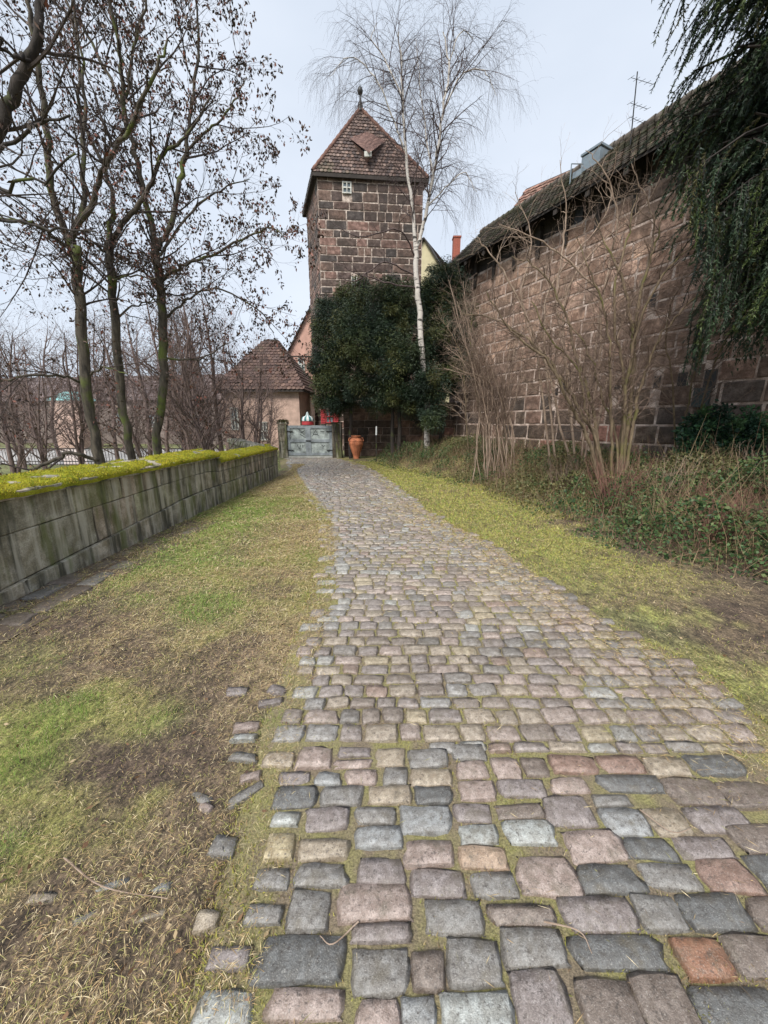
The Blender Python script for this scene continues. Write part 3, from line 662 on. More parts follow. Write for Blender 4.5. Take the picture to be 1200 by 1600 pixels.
# dark timber band below the eaves, posts, soffit, roof
mb = MB(); wbox(mb, -.0, LW, -1.2, -.06, 7.45, 8.3); mb.build('timber_band', M['wood_dark'], tw)
s = .4
while s < LW:
    mb = MB(); wbox(mb, s, s + .14, -.06, .08, 6.95, 7.9); mb.build('timber_post', M['wood_dark'], tw)
    mb = MB(); a = WF + Ub * s; b2 = WF + Ub * (s + .12)
    P = [a + Nb * .60, b2 + Nb * .60, b2 - Nb * .1, a - Nb * .1]; zz_ = [7.84, 7.84, 8.47, 8.47]
    mb.prism([(q.x, q.y, h - .16) for q, h in zip(P, zz_)], [(q.x, q.y, h - .03) for q, h in zip(P, zz_)]); mb.build('rafter', M['wood_dark'], tw)
    s += 1.05
EX, EZ, RA = .62, 7.9, 2.25         # eave overhang, eave height, run to ridge (slope .9)
mb = MB(); e0 = WF - Ub * .3 + Nb * EX; e1 = WN + Nb * EX; r0 = WF - Ub * .3 + Nb * (EX - RA); r1 = WN + Nb * (EX - RA); k0 = r0 - Nb * RA; k1 = r1 - Nb * RA
zr = EZ + RA * .9
mb.add([(e0.x, e0.y, EZ), (e1.x, e1.y, EZ), (r1.x, r1.y, zr), (r0.x, r0.y, zr), (k0.x, k0.y, EZ), (k1.x, k1.y, EZ),
        (e0.x, e0.y, EZ - .05), (e1.x, e1.y, EZ - .05), (r1.x, r1.y, zr - .05), (r0.x, r0.y, zr - .05), (k0.x, k0.y, EZ - .05), (k1.x, k1.y, EZ - .05)],
       [[0, 1, 2, 3], [3, 2, 5, 4], [6, 9, 8, 7], [9, 10, 11, 8], [0, 6, 7, 1], [0, 3, 9, 6], [3, 4, 10, 9], [1, 7, 8, 2]]); mb.build('roof_deck', M['wood_dark'], tw)
def tile_field(mb, o, du, dv, nrm, nu_, rows, inside=None, cols=None, w_=.2, h_=.2, lift=.03):
    """overlapping tiles: o origin at the eave, du unit along, dv unit up the slope"""
    o = np.array(o); du = np.array(du); dv = np.array(dv); nrm = np.array(nrm)
    for j in range(rows):
        for i in range(nu_):
            u0 = i * w_ + (.5 * w_ if j % 2 else 0); v0 = j * h_
            if inside and not inside(u0 + w_ / 2, v0 + h_ / 2): continue
            j_ = random.gauss(0, .004); l0 = lift + .03 + j_; P = []
            for uu, vv, l in ((u0 + .008, v0, l0), (u0 + w_ - .008, v0, l0), (u0 + w_ - .008, v0 + h_ * 1.15, .012 + j_), (u0 + .008, v0 + h_ * 1.15, .012 + j_), (u0 + .008, v0, l0 - .022), (u0 + w_ - .008, v0, l0 - .022), (u0 + w_ / 2, v0 - h_ * .16, l0), (u0 + w_ / 2, v0 - h_ * .16, l0 - .022)):
                P.append(o + du * uu + dv * vv + nrm * l)
            mb.add(P, [[0, 1, 2, 3]], [[0, 6, 1], [0, 4, 7], [0, 7, 6], [6, 7, 5], [6, 5, 1]], col=np.array(random.choice(cols)) * random.uniform(.75, 1.25))
dvw = (-Nb * RA + Vector((0, 0, RA * .9))).normalized(); nn = Vector(dvw).cross(Ub) * -1
if nn.z < 0: nn = -nn
mb = MB(); Lr = (e1 - e0).length; tile_field(mb, (e0.x, e0.y, EZ), Ub, dvw, nn, int(Lr / .2), int(math.hypot(RA, RA * .9) / .2) + 1, None, [(.26, .23, .20), (.20, .185, .16), (.30, .24, .20), (.23, .22, .165), (.18, .18, .14)])
mb.build('roof_tiles', M['tile_moss'], tw, False, 'stuff')
mb = MB(); rr = [np.array(r0.lerp(r1, k / 60)) for k in range(61)]
for k in range(60): a = rr[k]; b_ = rr[k + 1]; mb.tube([(a[0], a[1], zr + .03), (b_[0] * .97 + a[0] * .03, b_[1] * .97 + a[1] * .03, zr + .045)], [.10, .115], 7, (.15, .13, .11))
mb.build('ridge_tiles', M['tile_moss'], tw, True, 'stuff')

# ------------------------------------------------------------------ tower
A = Vector((-3.33, 22.0, 0)); B = Vector((2.0, 22.5, 0)); Cc = Vector((-4.55, 25.5, 0)); D = B + (Cc - A)
TH = 13.6
tower = thing('stone_tower', 'tall square brown sandstone tower with a steep tiled pyramid roof and a ball finial', 'tower', ((A.x + D.x) / 2, (A.y + D.y) / 2, 0))
tower.location = (0, 0, 0)
mb = MB(); mb.prism([(A.x, A.y, -.3), (B.x, B.y, -.3), (D.x, D.y, -.3), (Cc.x, Cc.y, -.3)], [(A.x, A.y, TH), (B.x, B.y, TH), (D.x, D.y, TH), (Cc.x, Cc.y, TH)]); mb.build('masonry_core', M['mortar'], tower)
tcs = []; z = 0
while z < TH - .3: h = random.uniform(.30, .47); tcs.append(h); z += h
tcs.append(TH - z) if TH - z > .1 else None
def tcol(c):
    f = float(fbm(c.x * .5 + 3, c.z * .45, 71)); t = np.array(random.choice([(.155, .10, .085), (.19, .125, .10), (.12, .085, .075), (.23, .155, .125), (.14, .10, .085), (.09, .075, .07), (.29, .18, .15)]))
    return t * (.55 + .8 * f)
def plane_pt(px_, py_, P, Q_):
    u, yy, zz = ray(px_, py_); d = Q_ - P; n_ = Vector((d.y, -d.x)); t = (P.x * n_.x + P.y * n_.y) / (u * n_.x + yy * n_.y); return Vector((u * t, yy * t, CAM_Z + zz * t))
wins = []
for x0, x1, y0, y1 in ((535, 549, 285, 303), (549, 558, 433, 449)):
    a = plane_pt(x0, y1, A, B); b_ = plane_pt(x1, y0, A, B); s0 = (a - A).xy.length; s1 = (b_ - A).xy.length; wins.append((s0, s1, a.z, b_.z))
a = plane_pt(509, 661, A, B); b_ = plane_pt(521, 640, A, B); wins.append(((a - A).xy.length, (b_ - A).xy.length, a.z, b_.z))
UA = (B - A).normalized(); NA = Vector((UA.y, -UA.x, 0)); LA = (B - A).length
UC = (A - Cc).normalized(); LC = (A - Cc).length
pa, u1, n1 = masonry(tower, (A.x, A.y, 0), UA, LA, tcs, tcol, 300, skip=wins, wrange=(.32, 1.15))
pb, u2, n2 = masonry(tower, (Cc.x, Cc.y, 0), UC, LC, tcs, tcol, 300, wrange=(.4, .9))
UB = (D - B).normalized(); pc_, u3, n3 = masonry(tower, (B.x, B.y, 0), UB, (D - B).length, tcs, tcol, 0)
pc_ = [(a_, b_, c_, 0) for a_, b_, c_, d_ in pc_]
lay(tower, [(pa, u1, n1, tcol), (pb, u2, n2, tcol), (pc_, u3, n3, tcol)], 300, 'ashlar', .022, .055)
for i, (s0, s1, z0, z1) in enumerate(wins):
    c0 = A + UA * ((s0 + s1) / 2); rz = math.atan2(UA.y, UA.x); w_ = s1 - s0; h = z1 - z0
    fr = MB()
    for dx in (-w_ / 2 + .03, 0, w_ / 2 - .03): q = c0 + UA * dx + NA * .05; fr.box((q.x, q.y, (z0 + z1) / 2), (.05, .06, h), rz)
    for dz in (.03, h / 2, h - .03): q = c0 + NA * .052; fr.box((q.x, q.y, z0 + dz), (w_, .055, .05), rz)
    fo = fr.build('window', M['frame_w'] if i < 2 else M['red'], tower)
    q = c0 + NA * .015; MB().box((q.x, q.y, (z0 + z1) / 2), (w_ - .02, .02, h - .02), rz).build('pane', M['glass'], fo)
    if i == 2:
        for s in (-1, 1):
            q = c0 + UA * s * (w_ / 2 + .14) + NA * .09; mb = MB(); mb.box((q.x, q.y, (z0 + z1) / 2), (.24, .04, h + .06), rz)
            for k in range(6): mb.box((q.x - .0 + NA.x * .03, q.y + NA.y * .03, z0 + h * (k + .5) / 6), (.2, .015, .05), rz)
            mb.build('shutter', M['red'], tower)
# roof
ov = .20; ctr = (A + D) / 2; EC = []
for p in (A, B, D, Cc):
    d = (p - ctr); EC.append(Vector((p.x + d.x / d.length * ov * 1.35, p.y + d.y / d.length * ov * 1.35, TH)))
apx = plane_pt(563, 171, Vector((-10, 23.75, 0)), Vector((10, 23.75, 0))); apx = Vector((apx.x, apx.y, apx.z))
mb = MB(); mb.add([tuple(p) for p in EC] + [tuple(apx)] + [(p.x, p.y, p.z - .12) for p in EC], [[5, 8, 7, 6], [0, 1, 6, 5], [1, 2, 7, 6], [2, 3, 8, 7], [3, 0, 5, 8]], [[0, 1, 4], [1, 2, 4], [2, 3, 4], [3, 0, 4]]); roof = mb.build('roof', M['wood_dark'], tower)
TC = [(.17, .12, .10), (.14, .10, .088), (.21, .145, .12), (.11, .085, .08), (.27, .20, .17)]
for a, b_ in ((0, 1), (3, 0), (1, 2)):
    P, Q_ = EC[a], EC[b_]; du = (Q_ - P).normalized(); Lb = (Q_ - P).length; foot = P + du * (apx - P).dot(du); dv = (apx - foot); H = dv.length; dv = dv.normalized(); uf = (apx - P).dot(du); nn = du.cross(dv); nn = nn if nn.z > 0 else -nn
    mb = MB(); tile_field(mb, P, du, dv, nn, int(Lb / .18) + 1, int(H / .2), lambda u_, v_: (v_ / H * uf) < u_ < Lb - v_ / H * (Lb - uf), TC, .18, .2)
    mb.build('roof_tiles', M['tile'], roof, False, 'stuff')
mb = MB()
for p in EC: mb.tube([tuple(p.lerp(apx, t) + Vector((0, 0, .05))) for t in np.linspace(0, 1, 26)], [.085 + .02 * (k % 2) for k in range(26)], 7, (.22, .12, .09))
mb.build('hip_tiles', M['tile'], roof, True, 'stuff')
mb = MB()
for k in range(4): p, q = EC[k], EC[(k + 1) % 4]; c_ = (p + q) / 2; mb.box((c_.x, c_.y, TH - .10), ((q - p).length, .08, .16), math.atan2((q - p).y, (q - p).x))
mb.build('eaves_board', M['wood_dark'], roof)
# dormer hood on the front slope
def on_roof(px_, py_, lift=0):
    n_ = (EC[1] - EC[0]).cross(apx - EC[0]); u, yy, zz = ray(px_, py_); o = Vector((0, 0, CAM_Z)); d = Vector((u, yy, zz)); t = (EC[0] - o).dot(n_) / d.dot(n_); return o + d * t
Lh, Rh, Bh = on_roof(544, 214), on_roof(604, 219), on_roof(573, 256); T_ = plane_pt(577, 239, Vector((-10, 21.75, 0)), Vector((10, 21.75, 0)))
mh = (Lh + Rh) / 2 + Vector((0, .1, .35))
dm = MB(); dm.add([Lh, Rh, T_, Bh, mh], None, [[0, 2, 4], [4, 2, 1]], col=(.19, .11, .09)); dorm = dm.build('dormer', M['tile'], roof)
l2 = MB(); l2.add([Lh.lerp(T_, 0) + Vector((.05, 0, -.06)), T_ + Vector((0, .12, -.10)), Bh, Rh + Vector((-.05, 0, -.06))], None, [[0, 2, 1], [1, 2, 3]], col=(.17, .10, .08)); l2.build('dormer_cheek', M['tile'], dorm)
l3 = MB(); c_ = (T_ + Bh) / 2 + Vector((0, -.1, 0)); l3.box((c_.x, c_.y - .02, c_.z + .1), (.35, .1, .22)); l3.build('dormer_hatch', M['frame_w'], dorm)
# finial
ball = plane_pt(561.5, 142, Vector((-10, 23.75, 0)), Vector((10, 23.75, 0)))
mb = MB(); mb.lathe([(.16, -.1), (.12, .25), (.05, .35), (.035, ball.z - apx.z - .1), (.03, ball.z - apx.z)], tuple(apx), 10); mb.lathe([(.0, -.17), (.11, -.13), (.15, 0), (.11, .12), (.03, .16), (.012, .3), (0, .3)], (apx.x, apx.y, ball.z), 14)
mb.build('finial', M['iron'], tower, True)
# ------------------------------------------------------------------ buildings beyond
def house(name, label, base, z0, ze, zr_, wall_m, ridge_dir, tiles, ov=.3, wins=(), hip=0.0, tilew=.25, cat='house'):
    """base: 4 ground corners ccw [P0,P1,P2,P3]; ridge runs from mid(P0,P3) to mid(P1,P2) (ridge_dir 0) or mid(P0,P1)->mid(P3,P2) (1)"""
    o = thing(name, label, cat); P = [Vector((p[0], p[1], 0)) for p in base]
    if ridge_dir: P = [P[1], P[2], P[3], P[0]]
    m0 = (P[0] + P[3]) / 2; m1 = (P[1] + P[2]) / 2; ax = (m1 - m0).normalized(); L_ = (m1 - m0).length; h0 = m0 + ax * hip * L_; h1 = m1 - ax * hip * L_
    mb = MB(); mb.prism([(p.x, p.y, z0) for p in P], [(p.x, p.y, ze) for p in P])
    if hip == 0:
        mb.add([(P[0].x, P[0].y, ze), (P[3].x, P[3].y, ze), (m0.x, m0.y, zr_ - .06), (P[1].x, P[1].y, ze), (P[2].x, P[2].y, ze), (m1.x, m1.y, zr_ - .06)], None, [[0, 2, 1], [3, 4, 5]])
    mb.build('wall', wall_m, o)
    cr_ = Vector((-ax.y, ax.x, 0)); side = 1 if (P[3] - P[0]).dot(cr_) > 0 else -1; sl = (zr_ - ze) / ((P[3] - P[0]).length / 2)
    E = [P[0] - ax * ov - cr_ * side * ov, P[1] + ax * ov - cr_ * side * ov, P[2] + ax * ov + cr_ * side * ov, P[3] - ax * ov + cr_ * side * ov]; zo = ze - sl * ov
    if hip == 0: h0 = h0 - ax * ov; h1 = h1 + ax * ov
    V_ = [(e.x, e.y, zo) for e in E] + [(h0.x, h0.y, zr_), (h1.x, h1.y, zr_)]; V_ += [(a, b_, c_ - .12) for a, b_, c_ in V_]
    Qs = [[0, 1, 5, 4], [2, 3, 4, 5], [6, 10, 11, 7], [8, 11, 10, 9], [0, 6, 7, 1], [1, 7, 8, 2], [2, 8, 9, 3], [3, 9, 6, 0]]; Ts = [[3, 0, 4], [1, 2, 5]] if hip else []
    rb = MB(); rb.add(V_, Qs, Ts if Ts else None); 
    if not hip: rb.Q.append(np.array([[0, 4, 10, 6], [4, 3, 9, 10], [1, 7, 11, 5], [5, 11, 8, 2]]))
    rf = rb.build('roof', M['wood_dark'], o)
    E3 = [Vector(v) for v in V_[:6]]
    for quad in ((0, 1, 5, 4), (2, 3, 4, 5)) + (((3, 0, 4, 4), (1, 2, 5, 5)) if hip else ()):
        a, b_, c_, d = (E3[k] for k in quad); du = (b_ - a).normalized(); Lb = (b_ - a).length; ud = (d - a).dot(du); uc = (c_ - a).dot(du); dv = (d - a) - du * ud; H = dv.length; dv.normalize(); nn = du.cross(dv); nn = nn if nn.z > 0 else -nn
        t = MB(); tile_field(t, a, du, dv, nn, int(Lb / tilew) + 1, int(H / (tilew * 1.05)), lambda u_, v_: (v_ / H * ud) < u_ < Lb - v_ / H * (Lb - uc), tiles, tilew, tilew * 1.05)
        if t.n: t.build('roof_tiles', M['tile'], rf, False, 'stuff')
    for (pa_, pb_, za, zb, fm) in wins:       # windows: on the wall between two ground points
        pa_ = Vector((*pa_, 0)); pb_ = Vector((*pb_, 0)); d = (pb_ - pa_); w_ = d.length; d.normalize(); nrm = Vector((d.y, -d.x, 0)); rz = math.atan2(d.y, d.x); c_ = (pa_ + pb_) / 2; fr = MB()
        for s in (-w_ / 2 + .04, 0, w_ / 2 - .04): q = c_ + d * s + nrm * .04; fr.box((q.x, q.y, (za + zb) / 2), (.07, .1, zb - za), rz)
        for z_ in (za, (za + zb) / 2, zb): q = c_ + nrm * .041; fr.box((q.x, q.y, z_), (w_ + .04, .09, .07), rz)
        f = fr.build('window', M[fm], o); q = c_ + nrm * .01; MB().box((q.x, q.y, (za + zb) / 2), (w_, .03, zb - za), rz).build('pane', M['glass'], f)
    return o
TB = [(.15, .095, .08), (.12, .08, .07), (.185, .12, .095)]; TRr = [(.31, .17, .13), (.26, .15, .11), (.36, .22, .17)]
# lodge with hipped roof (px 340..470)
def gx_at(px_, Yv, py_=640): return at(px_, py_, Yv).x
ly = 22.5; xr = gx_at(467, ly, 620); xl = gx_at(345, ly, 620)
house('lodge', 'pink sandstone lodge with a brown hipped tile roof, left of the gate', [(xl, ly), (xr, ly), (xr + .2, ly + 6), (xl, ly + 6)], -1, 3.75, 6.7, M['sand_render'], 0, TB, .35, [((gx_at(404, ly), ly), (gx_at(416, ly), ly), .6, 1.6, 'frame_w'), ((gx_at(360, ly), ly), (gx_at(372, ly), ly), 1.2, 2.4, 'frame_w')], .42)
# tall pink gabled house behind it
hy = 33.0; x0 = at(452, 560, hy).x; x1 = at(530, 560, hy).x; ze = at(452, 548, hy).z; zz = at(484, 482, hy).z; xa = at(484, 482, hy).x; slope = (zz - ze) / (xa - x0)
house('gabled_house', 'tall pink gabled house with pale windows, seen between the lodge and the tower', [(x0, hy), (x0 + 6.4, hy), (x0 + 6.4, hy + 9), (x0, hy + 9)], -1, ze, ze + slope * 3.2, M['pink'], 1, TB, .25,
      [((at(a, 570, hy).x, hy), (at(b_, 570, hy).x, hy), at(a, y1, hy).z, at(a, y0, hy).z, 'frame_w') for a, b_, y0, y1 in ((466, 476, 560, 579), (463, 470, 622, 644), (474, 482, 622, 644), (466, 476, 592, 610))])
# yellow gable + brick chimney
yy_ = 34.0; a = at(640, 395, yy_); b_ = at(690, 416, yy_); ap = at(664, 372, yy_)
hx0, hx1 = 2 * ap.x - b_.x - 2.0, b_.x + 2.0; sl_ = (ap.z - b_.z) / (b_.x - ap.x); zev = ap.z - sl_ * (hx1 - ap.x)
yh = house('yellow_house', 'pale yellow gabled house with dark tile roof and red brick chimney behind the town wall', [(hx0, yy_), (hx1, yy_), (hx1 + 5, yy_ + 10), (hx0 + 5, yy_ + 10)], -1, zev, ap.z, M['yellow'], 1, [(.16, .09, .085), (.2, .12, .11)], .25)
c_ = at(713, 384, yy_ + 4.2); mb = MB(); mb.box((c_.x, c_.y, c_.z - .3), (.62, .62, 1.7)); mb.box((c_.x, c_.y, c_.z + .6), (.72, .72, .12)); mb.build('chimney', M['brick'], yh)
# red roofed house behind the wall, zinc chimney, aerial
RH = 12.0; a = Vector((.639 * RH, 1.942 * RH, CAM_Z + RH)); b_ = Vector((.789 * RH, 1.797 * RH, CAM_Z + RH)); d = (b_ - a).normalized(); far_end = a; near_end = a + d * 7; w_ = Vector((-d.y, d.x, 0)); w_ = -w_ if w_.x > 0 else w_
zt = a.z + .1
P0 = far_end + w_ * 3.2; P1 = near_end + w_ * 3.2; P2 = near_end - w_ * 3.2; P3 = far_end - w_ * 3.2
rh = house('red_roof_house', 'house with a bright red tile roof just showing above the town wall roof', [(P0.x, P0.y), (P1.x, P1.y), (P2.x, P2.y), (P3.x, P3.y)], 0, zt - 3.4, zt, M['sand_render'], 0, TRr, .15, tilew=.3)
cc_ = at(933, 246, 14.0); ch = thing('zinc_chimney', 'boxy grey metal-clad chimney rising behind the wall roof, right of the red roof', 'chimney', (cc_.x, cc_.y, 0))
mb = MB(); mb.box((0, 0, cc_.z - 1.6), (.62, .62, 3.3), .5); mb.build('shaft', M['galv'], ch); mb = MB(); mb.box((0, 0, cc_.z + .12), (.68, .68, .06), .5); mb.build('cap', M['galv'], ch)
mb = MB(); mb.box((-.42, .15, cc_.z - 1.6), (.3, .3, 2.6), .5); mb.build('flue', M['galv'], ch)
mb = MB(); g0 = at(890, 292, 14); g1 = at(893, 256, 14); g2 = at(912, 256, 14); mb.tube([tuple(g - Vector((cc_.x, cc_.y, 0))) for g in (g0, g1, g2)], [.02] * 3, 5); mb.build('guard_rail', M['galv'], ch)
a0 = at(993, 205, 12.5); a1 = at(996, 112, 12.5); an = thing('roof_aerial', 'thin dark television aerial mast above the wall roof, beside the conifer', 'aerial', (a0.x, a0.y, 0)); mb = MB()
mb.tube([(0, 0, a0.z - 3), (a1.x - a0.x, 0, a1.z)], [.022, .016], 6); mb.build('mast', M['iron'], an); mb = MB()
for z_, L_ in ((a1.z - .2, .6), (a1.z - .75, .5), (a0.z + .25, .4)):
    mb.tube([(-L_ * .6, -.1, z_), (L_ * .6, .1, z_)], [.007, .007], 4)
    for k in np.linspace(-1, 1, 5): mb.tube([(L_ * .6 * k, .1 * k - .15, z_ - .06), (L_ * .6 * k, .1 * k + .15, z_ + .06)], [.005, .005], 4)
mb.build('cross_bars', M['iron'], an)
# far city wall on the left with roof, turquoise roof, lower building
cw = house('distant_wall_range', 'long low brownish-pink stone range with a dull purple roof far behind the left trees', [(-52, 42), (-11, 36), (-10, 40), (-51, 46)], -1, 4.0, 6.2, plain('far_sandstone', (.21, .17, .155), .9, 1.5, .4), 0, [(.16, .13, .13), (.2, .16, .155)], .3, [((-14 - k * 4, 36 + (14 + k * 4 - 11) * .146), (-15 - k * 4, 36 + (15 + k * 4 - 11) * .146), 1.2, 2.4, 'frame_w') for k in range(4)], tilew=.45, cat='building')
p = at(112, 612, 33); tq = thing('turquoise_roof_hut', 'small building with a pale turquoise copper roof, far left behind the trees', 'building', (p.x, 33, -.5)); mb = MB(); mb.box((0, 0, 1.9), (2.2, 2.2, 3.9)); mb.build('wall', M['sand_render'], tq)
mb = MB(); mb.prism([(-1.3, -1.3, 3.85), (1.3, -1.3, 3.85), (1.3, 1.3, 3.85), (-1.3, 1.3, 3.85)], [(-.5, -.2, 4.6), (.5, -.2, 4.6), (.5, .2, 4.6), (-.5, .2, 4.6)]); mb.build('roof', plain('verdigris', (.22, .45, .45), .6), tq)

# river surface, sky reflection painted into its pale colour; iron railing, far left
m, n, b = newmat('river_water_sky_tone'); b.inputs['Base Color'].default_value = (.72, .75, .76, 1); b.inputs['Roughness'].default_value = .12; bump(n, b, noise(n, world_pos(n), 2.5, 3), .15, .05)
wv = [(-60, 19.4), (-9.6, 19.0), (-7.9, 30), (-60, 33)]
mk('water', [(x, y, -.47) for x, y in wv], np.array([[0, 1, 2, 3]]), m, None, None, False, 'structure')
rail = thing('iron_railing', 'black iron railing on the bank in front of the pale water, far left', 'railing', (0, 0, 0))
def rl(i): return -30 + i * .16
mb = MB(); mb.tube([(-30, 19.3, .32), (-10, 18.9, .32)], [.03, .03], 5); mb.build('top_rail', M['iron'], rail); mb = MB(); mb.tube([(-30, 19.3, -.32), (-10, 18.9, -.32)], [.025, .025], 5); mb.build('bottom_rail', M['iron'], rail)
bar = MB().tube([(0, 0, -.5), (0, 0, .34)], [.016, .016], 4).build('baluster', M['iron'], None, link=False)
for i in range(124): x = rl(i); inst('baluster', bar, rail, (x, 19.3 - .02 * (x + 30), 0))

# ------------------------------------------------------------------ gate, posts, urn and small things
GY = 17.5
gx0, gxm, gx1 = gx_at(450, GY, 690), gx_at(482, GY, 690), gx_at(519, GY, 690); gzt, gzb = 1.46, .1
gate = thing('double_gate', 'weathered grey-green double gate with panelled leaves at the end of the path', 'gate', (gxm, GY, 0))
for a, b_ in ((gx0, gxm), (gxm, gx1)):
    a -= gxm; b_ -= gxm; w_ = b_ - a; lf = MB()
    for x in (a + .06, b_ - .06): lf.box((x, 0, (gzt + gzb) / 2), (.12, .07, gzt - gzb))
    for z in (gzb + .07, (gzt + gzb) / 2, gzt - .06): lf.box(((a + b_) / 2, -.003, z), (w_ - .24, .066, .13))
    leaf = lf.build('gate_leaf', M['gate'], gate)
    for z0, z1 in ((gzb + .13, (gzt + gzb) / 2 - .06), ((gzt + gzb) / 2 + .06, gzt - .12)):
        pn = MB(); pn.box(((a + b_) / 2, .015, (z0 + z1) / 2), (w_ - .24, .03, z1 - z0)); pn.build('panel', M['gate_panel'], leaf)
        # worn pale lines and dark scrawls on the panels
        sc = MB(); cx = (a + b_) / 2; cz_ = (z0 + z1) / 2; zz1 = z0 > .6
        if zz1 and a < -.5: S_ = [[(.05, .2), (.3, -.05)], [(.12, .05), (.32, .15)], [(.1, -.02), (.36, -.18)]]
        elif zz1: S_ = [[(-.35, -.1), (-.2, .17), (-.08, -.1)], [(-.3, -.02), (-.1, -.02)], [(.02, .12), (.2, .1)]]
        elif a < -.5: S_ = [[(-.05, .12), (.02, -.08), (.1, .1)], [(.2, .12), (.2, -.02)]]
        else: S_ = [[(.05, .1), (.15, .05), (.2, .1)]]
        for ln in S_: sc.tube([(cx + x, -.002, cz_ + z) for x, z in ln], [.014] * len(ln), 4)
        sc.build('scrawl', M['scrawl'], leaf)
mb = MB(); mb.box(((gx0 + gx1) / 2 - gxm, 0, .045), (gx1 - gx0, .16, .05)); mb.build('threshold', plain('pale_sill', (.5, .5, .48), .7), gate)
for x_ in (gx0 - gxm + .12, gx1 - gxm - .12):
    for z_ in (.35, 1.2): MB().box((x_, -.045, z_), (.26, .02, .045)).build('hinge', M['iron'], gate)
MB().box((0, -.05, .78), (.22, .03, .05)).build('latch', M['iron'], gate)
mb = MB(); mb.tube([(.07, -.05, .8), (.07, -.1, .8), (.2, -.1, .8)], [.012] * 3, 6); mb.build('handle', M['iron'], gate)
for i, (xa_, xb_, lab) in enumerate(((436, 449.5, 'mossy stone gate pier left of the grey gate, ferns on top'), (519.5, 534, 'dark weathered gate pier between the grey gate and the terracotta urn'))):
    x0, x1 = gx_at(xa_, GY, 690), gx_at(xb_, GY, 690); g = thing('gate_pier', lab, 'pier', ((x0 + x1) / 2, GY + .1, 0), 0, 'gate piers')
    for k in range(4): MB().box((0, 0, .19 + k * .38), (x1 - x0 - .01, .42, .372)).build('stone_block', M['parapet'], g).color = (*PC[(k + i) % 6], 1) if i == 0 else (.10, .08, .06, 1)
    MB().box((0, 0, 1.57), (x1 - x0 + .06, .5, .09), taper=.9).build('cap_stone', M['parapet'], g).color = (.12, .11, .08, 1)
    if i == 0: N_ = 260; c0 = rng.normal(0, 1, (N_, 3)) * [.12, .12, .03] + [0, 0, 1.62]; leaves('fern', c0, np.tile([0, 0, 1.], (N_, 1)), .12, .03, pal([(.05, .06, .02), (.09, .07, .03)], N_), M['leaf'], g, 'stuff', .8)
urn = thing('terracotta_urn', 'tall terracotta urn with narrow foot and wide shoulders, right of the gate', 'urn', (gx_at(556.5, 16.9, 700), 16.9, 0))
ub = MB(); ub.lathe([(0, 0), (.13, 0), (.14, .04), (.12, .08), (.17, .22), (.24, .42), (.30, .62), (.315, .72), (.29, .82), (.23, .89), (.17, .93), (.165, .96), (.21, 1.0), (.215, 1.03), (.18, 1.03), (.14, .96), (0, .9)], (0, 0, 0), 28); ub.build('body', M['terracotta'], urn, True)
for z, r_ in ((.66, .312), (.80, .30)): MB().lathe([(r_ - .01, z - .015), (r_ + .015, z), (r_ - .01, z + .015)], (0, 0, 0), 28).build('band', M['terracotta'], urn, True)
for s in (-1, 1): MB().tube([(s * .2, 0, .93), (s * .3, 0, .93), (s * .33, 0, .82), (s * .29, 0, .76)], [.022] * 4, 6).build('handle', M['terracotta'], urn, True)
pt = at(588, 690, 15.6); post = thing('marker_stake', 'thin stake with a pale top standing right of the terracotta urn', 'stake', (pt.x, 15.6, gz(pt.x, 15.6))); MB().tube([(0, 0, -.05), (0, 0, 1.1)], [.028, .026], 8).build('pole', M['bark_dark'], post); MB().tube([(0, 0, 1.1), (.01, 0, 1.45)], [.035, .03], 8).build('pale_top', M['white'], post)
# striped parasol with red valance beyond the gate
kb = at(481, 662, 20.5); ks = thing('parasol', 'teal and white striped dome parasol with a red band, showing over the gate', 'parasol', (kb.x, 20.5, 0)); zb = kb.z
pr = [(.0, .62), (.05, .58), (.10, .42), (.28, .34), (.33, .22), (.33, .14)]; N_ = 16
for k in range(N_):
    mb = MB(); V = []; a0_, a1_ = 2 * math.pi * k / N_, 2 * math.pi * (k + 1) / N_
    for r_, z in pr: V += [(r_ * math.cos(a0_), r_ * math.sin(a0_), zb + z), (r_ * math.cos(a1_), r_ * math.sin(a1_), zb + z)]
    mb.add(V, [[2 * i, 2 * i + 1, 2 * i + 3, 2 * i + 2] for i in range(len(pr) - 1)]); mb.build('canopy_panel', M['teal' if k % 2 else 'white'], ks)
MB().lathe([(.31, .12), (.32, -.06), (.30, -.06), (.29, .12)], (0, 0, zb), 20).build('red_valance', M['red'], ks); MB().tube([(0, 0, 0), (0, 0, zb + .6)], [.03, .03], 8).build('pole', M['iron'], ks)
# sandstone cross wall between gate and town wall, in the shade of the yews
xw = thing('cross_wall', 'low brown sandstone wall in shade behind the urn and the yew trunks', 'wall'); w0 = Vector((gx_at(535, GY, 690), 18.2, 0)); w1 = Vector((3.6, 18.0, 0))
mb = MB(); U2 = (w1 - w0).normalized(); N2 = Vector((U2.y, -U2.x, 0)); P = [w0, w1, w1 - N2 * .5, w0 - N2 * .5]; mb.prism([(q.x, q.y, -.1) for q in P], [(q.x, q.y, 2.35) for q in P]); mb.build('masonry_core', M['mortar_wall'], xw)
pl, U_, N_ = masonry(xw, (w0.x, w0.y, 0), U2, (w1 - w0).length, [.34] * 7, wcol, 300, wrange=(.45, .85)); lay(xw, [(pl, U_, N_, wcol)], 300, 'ashlar', .04, .025)
for k in range(9): q = w0.lerp(w1, (k + .5) / 9) - N2 * .25; MB().box((q.x, q.y, 2.44), ((w1 - w0).length / 9 - .01, .62, .12), math.atan2(U2.y, U2.x), taper=.96).build('coping_stone', M['ashlar_o'], xw).color = (.17, .13, .10, 1)
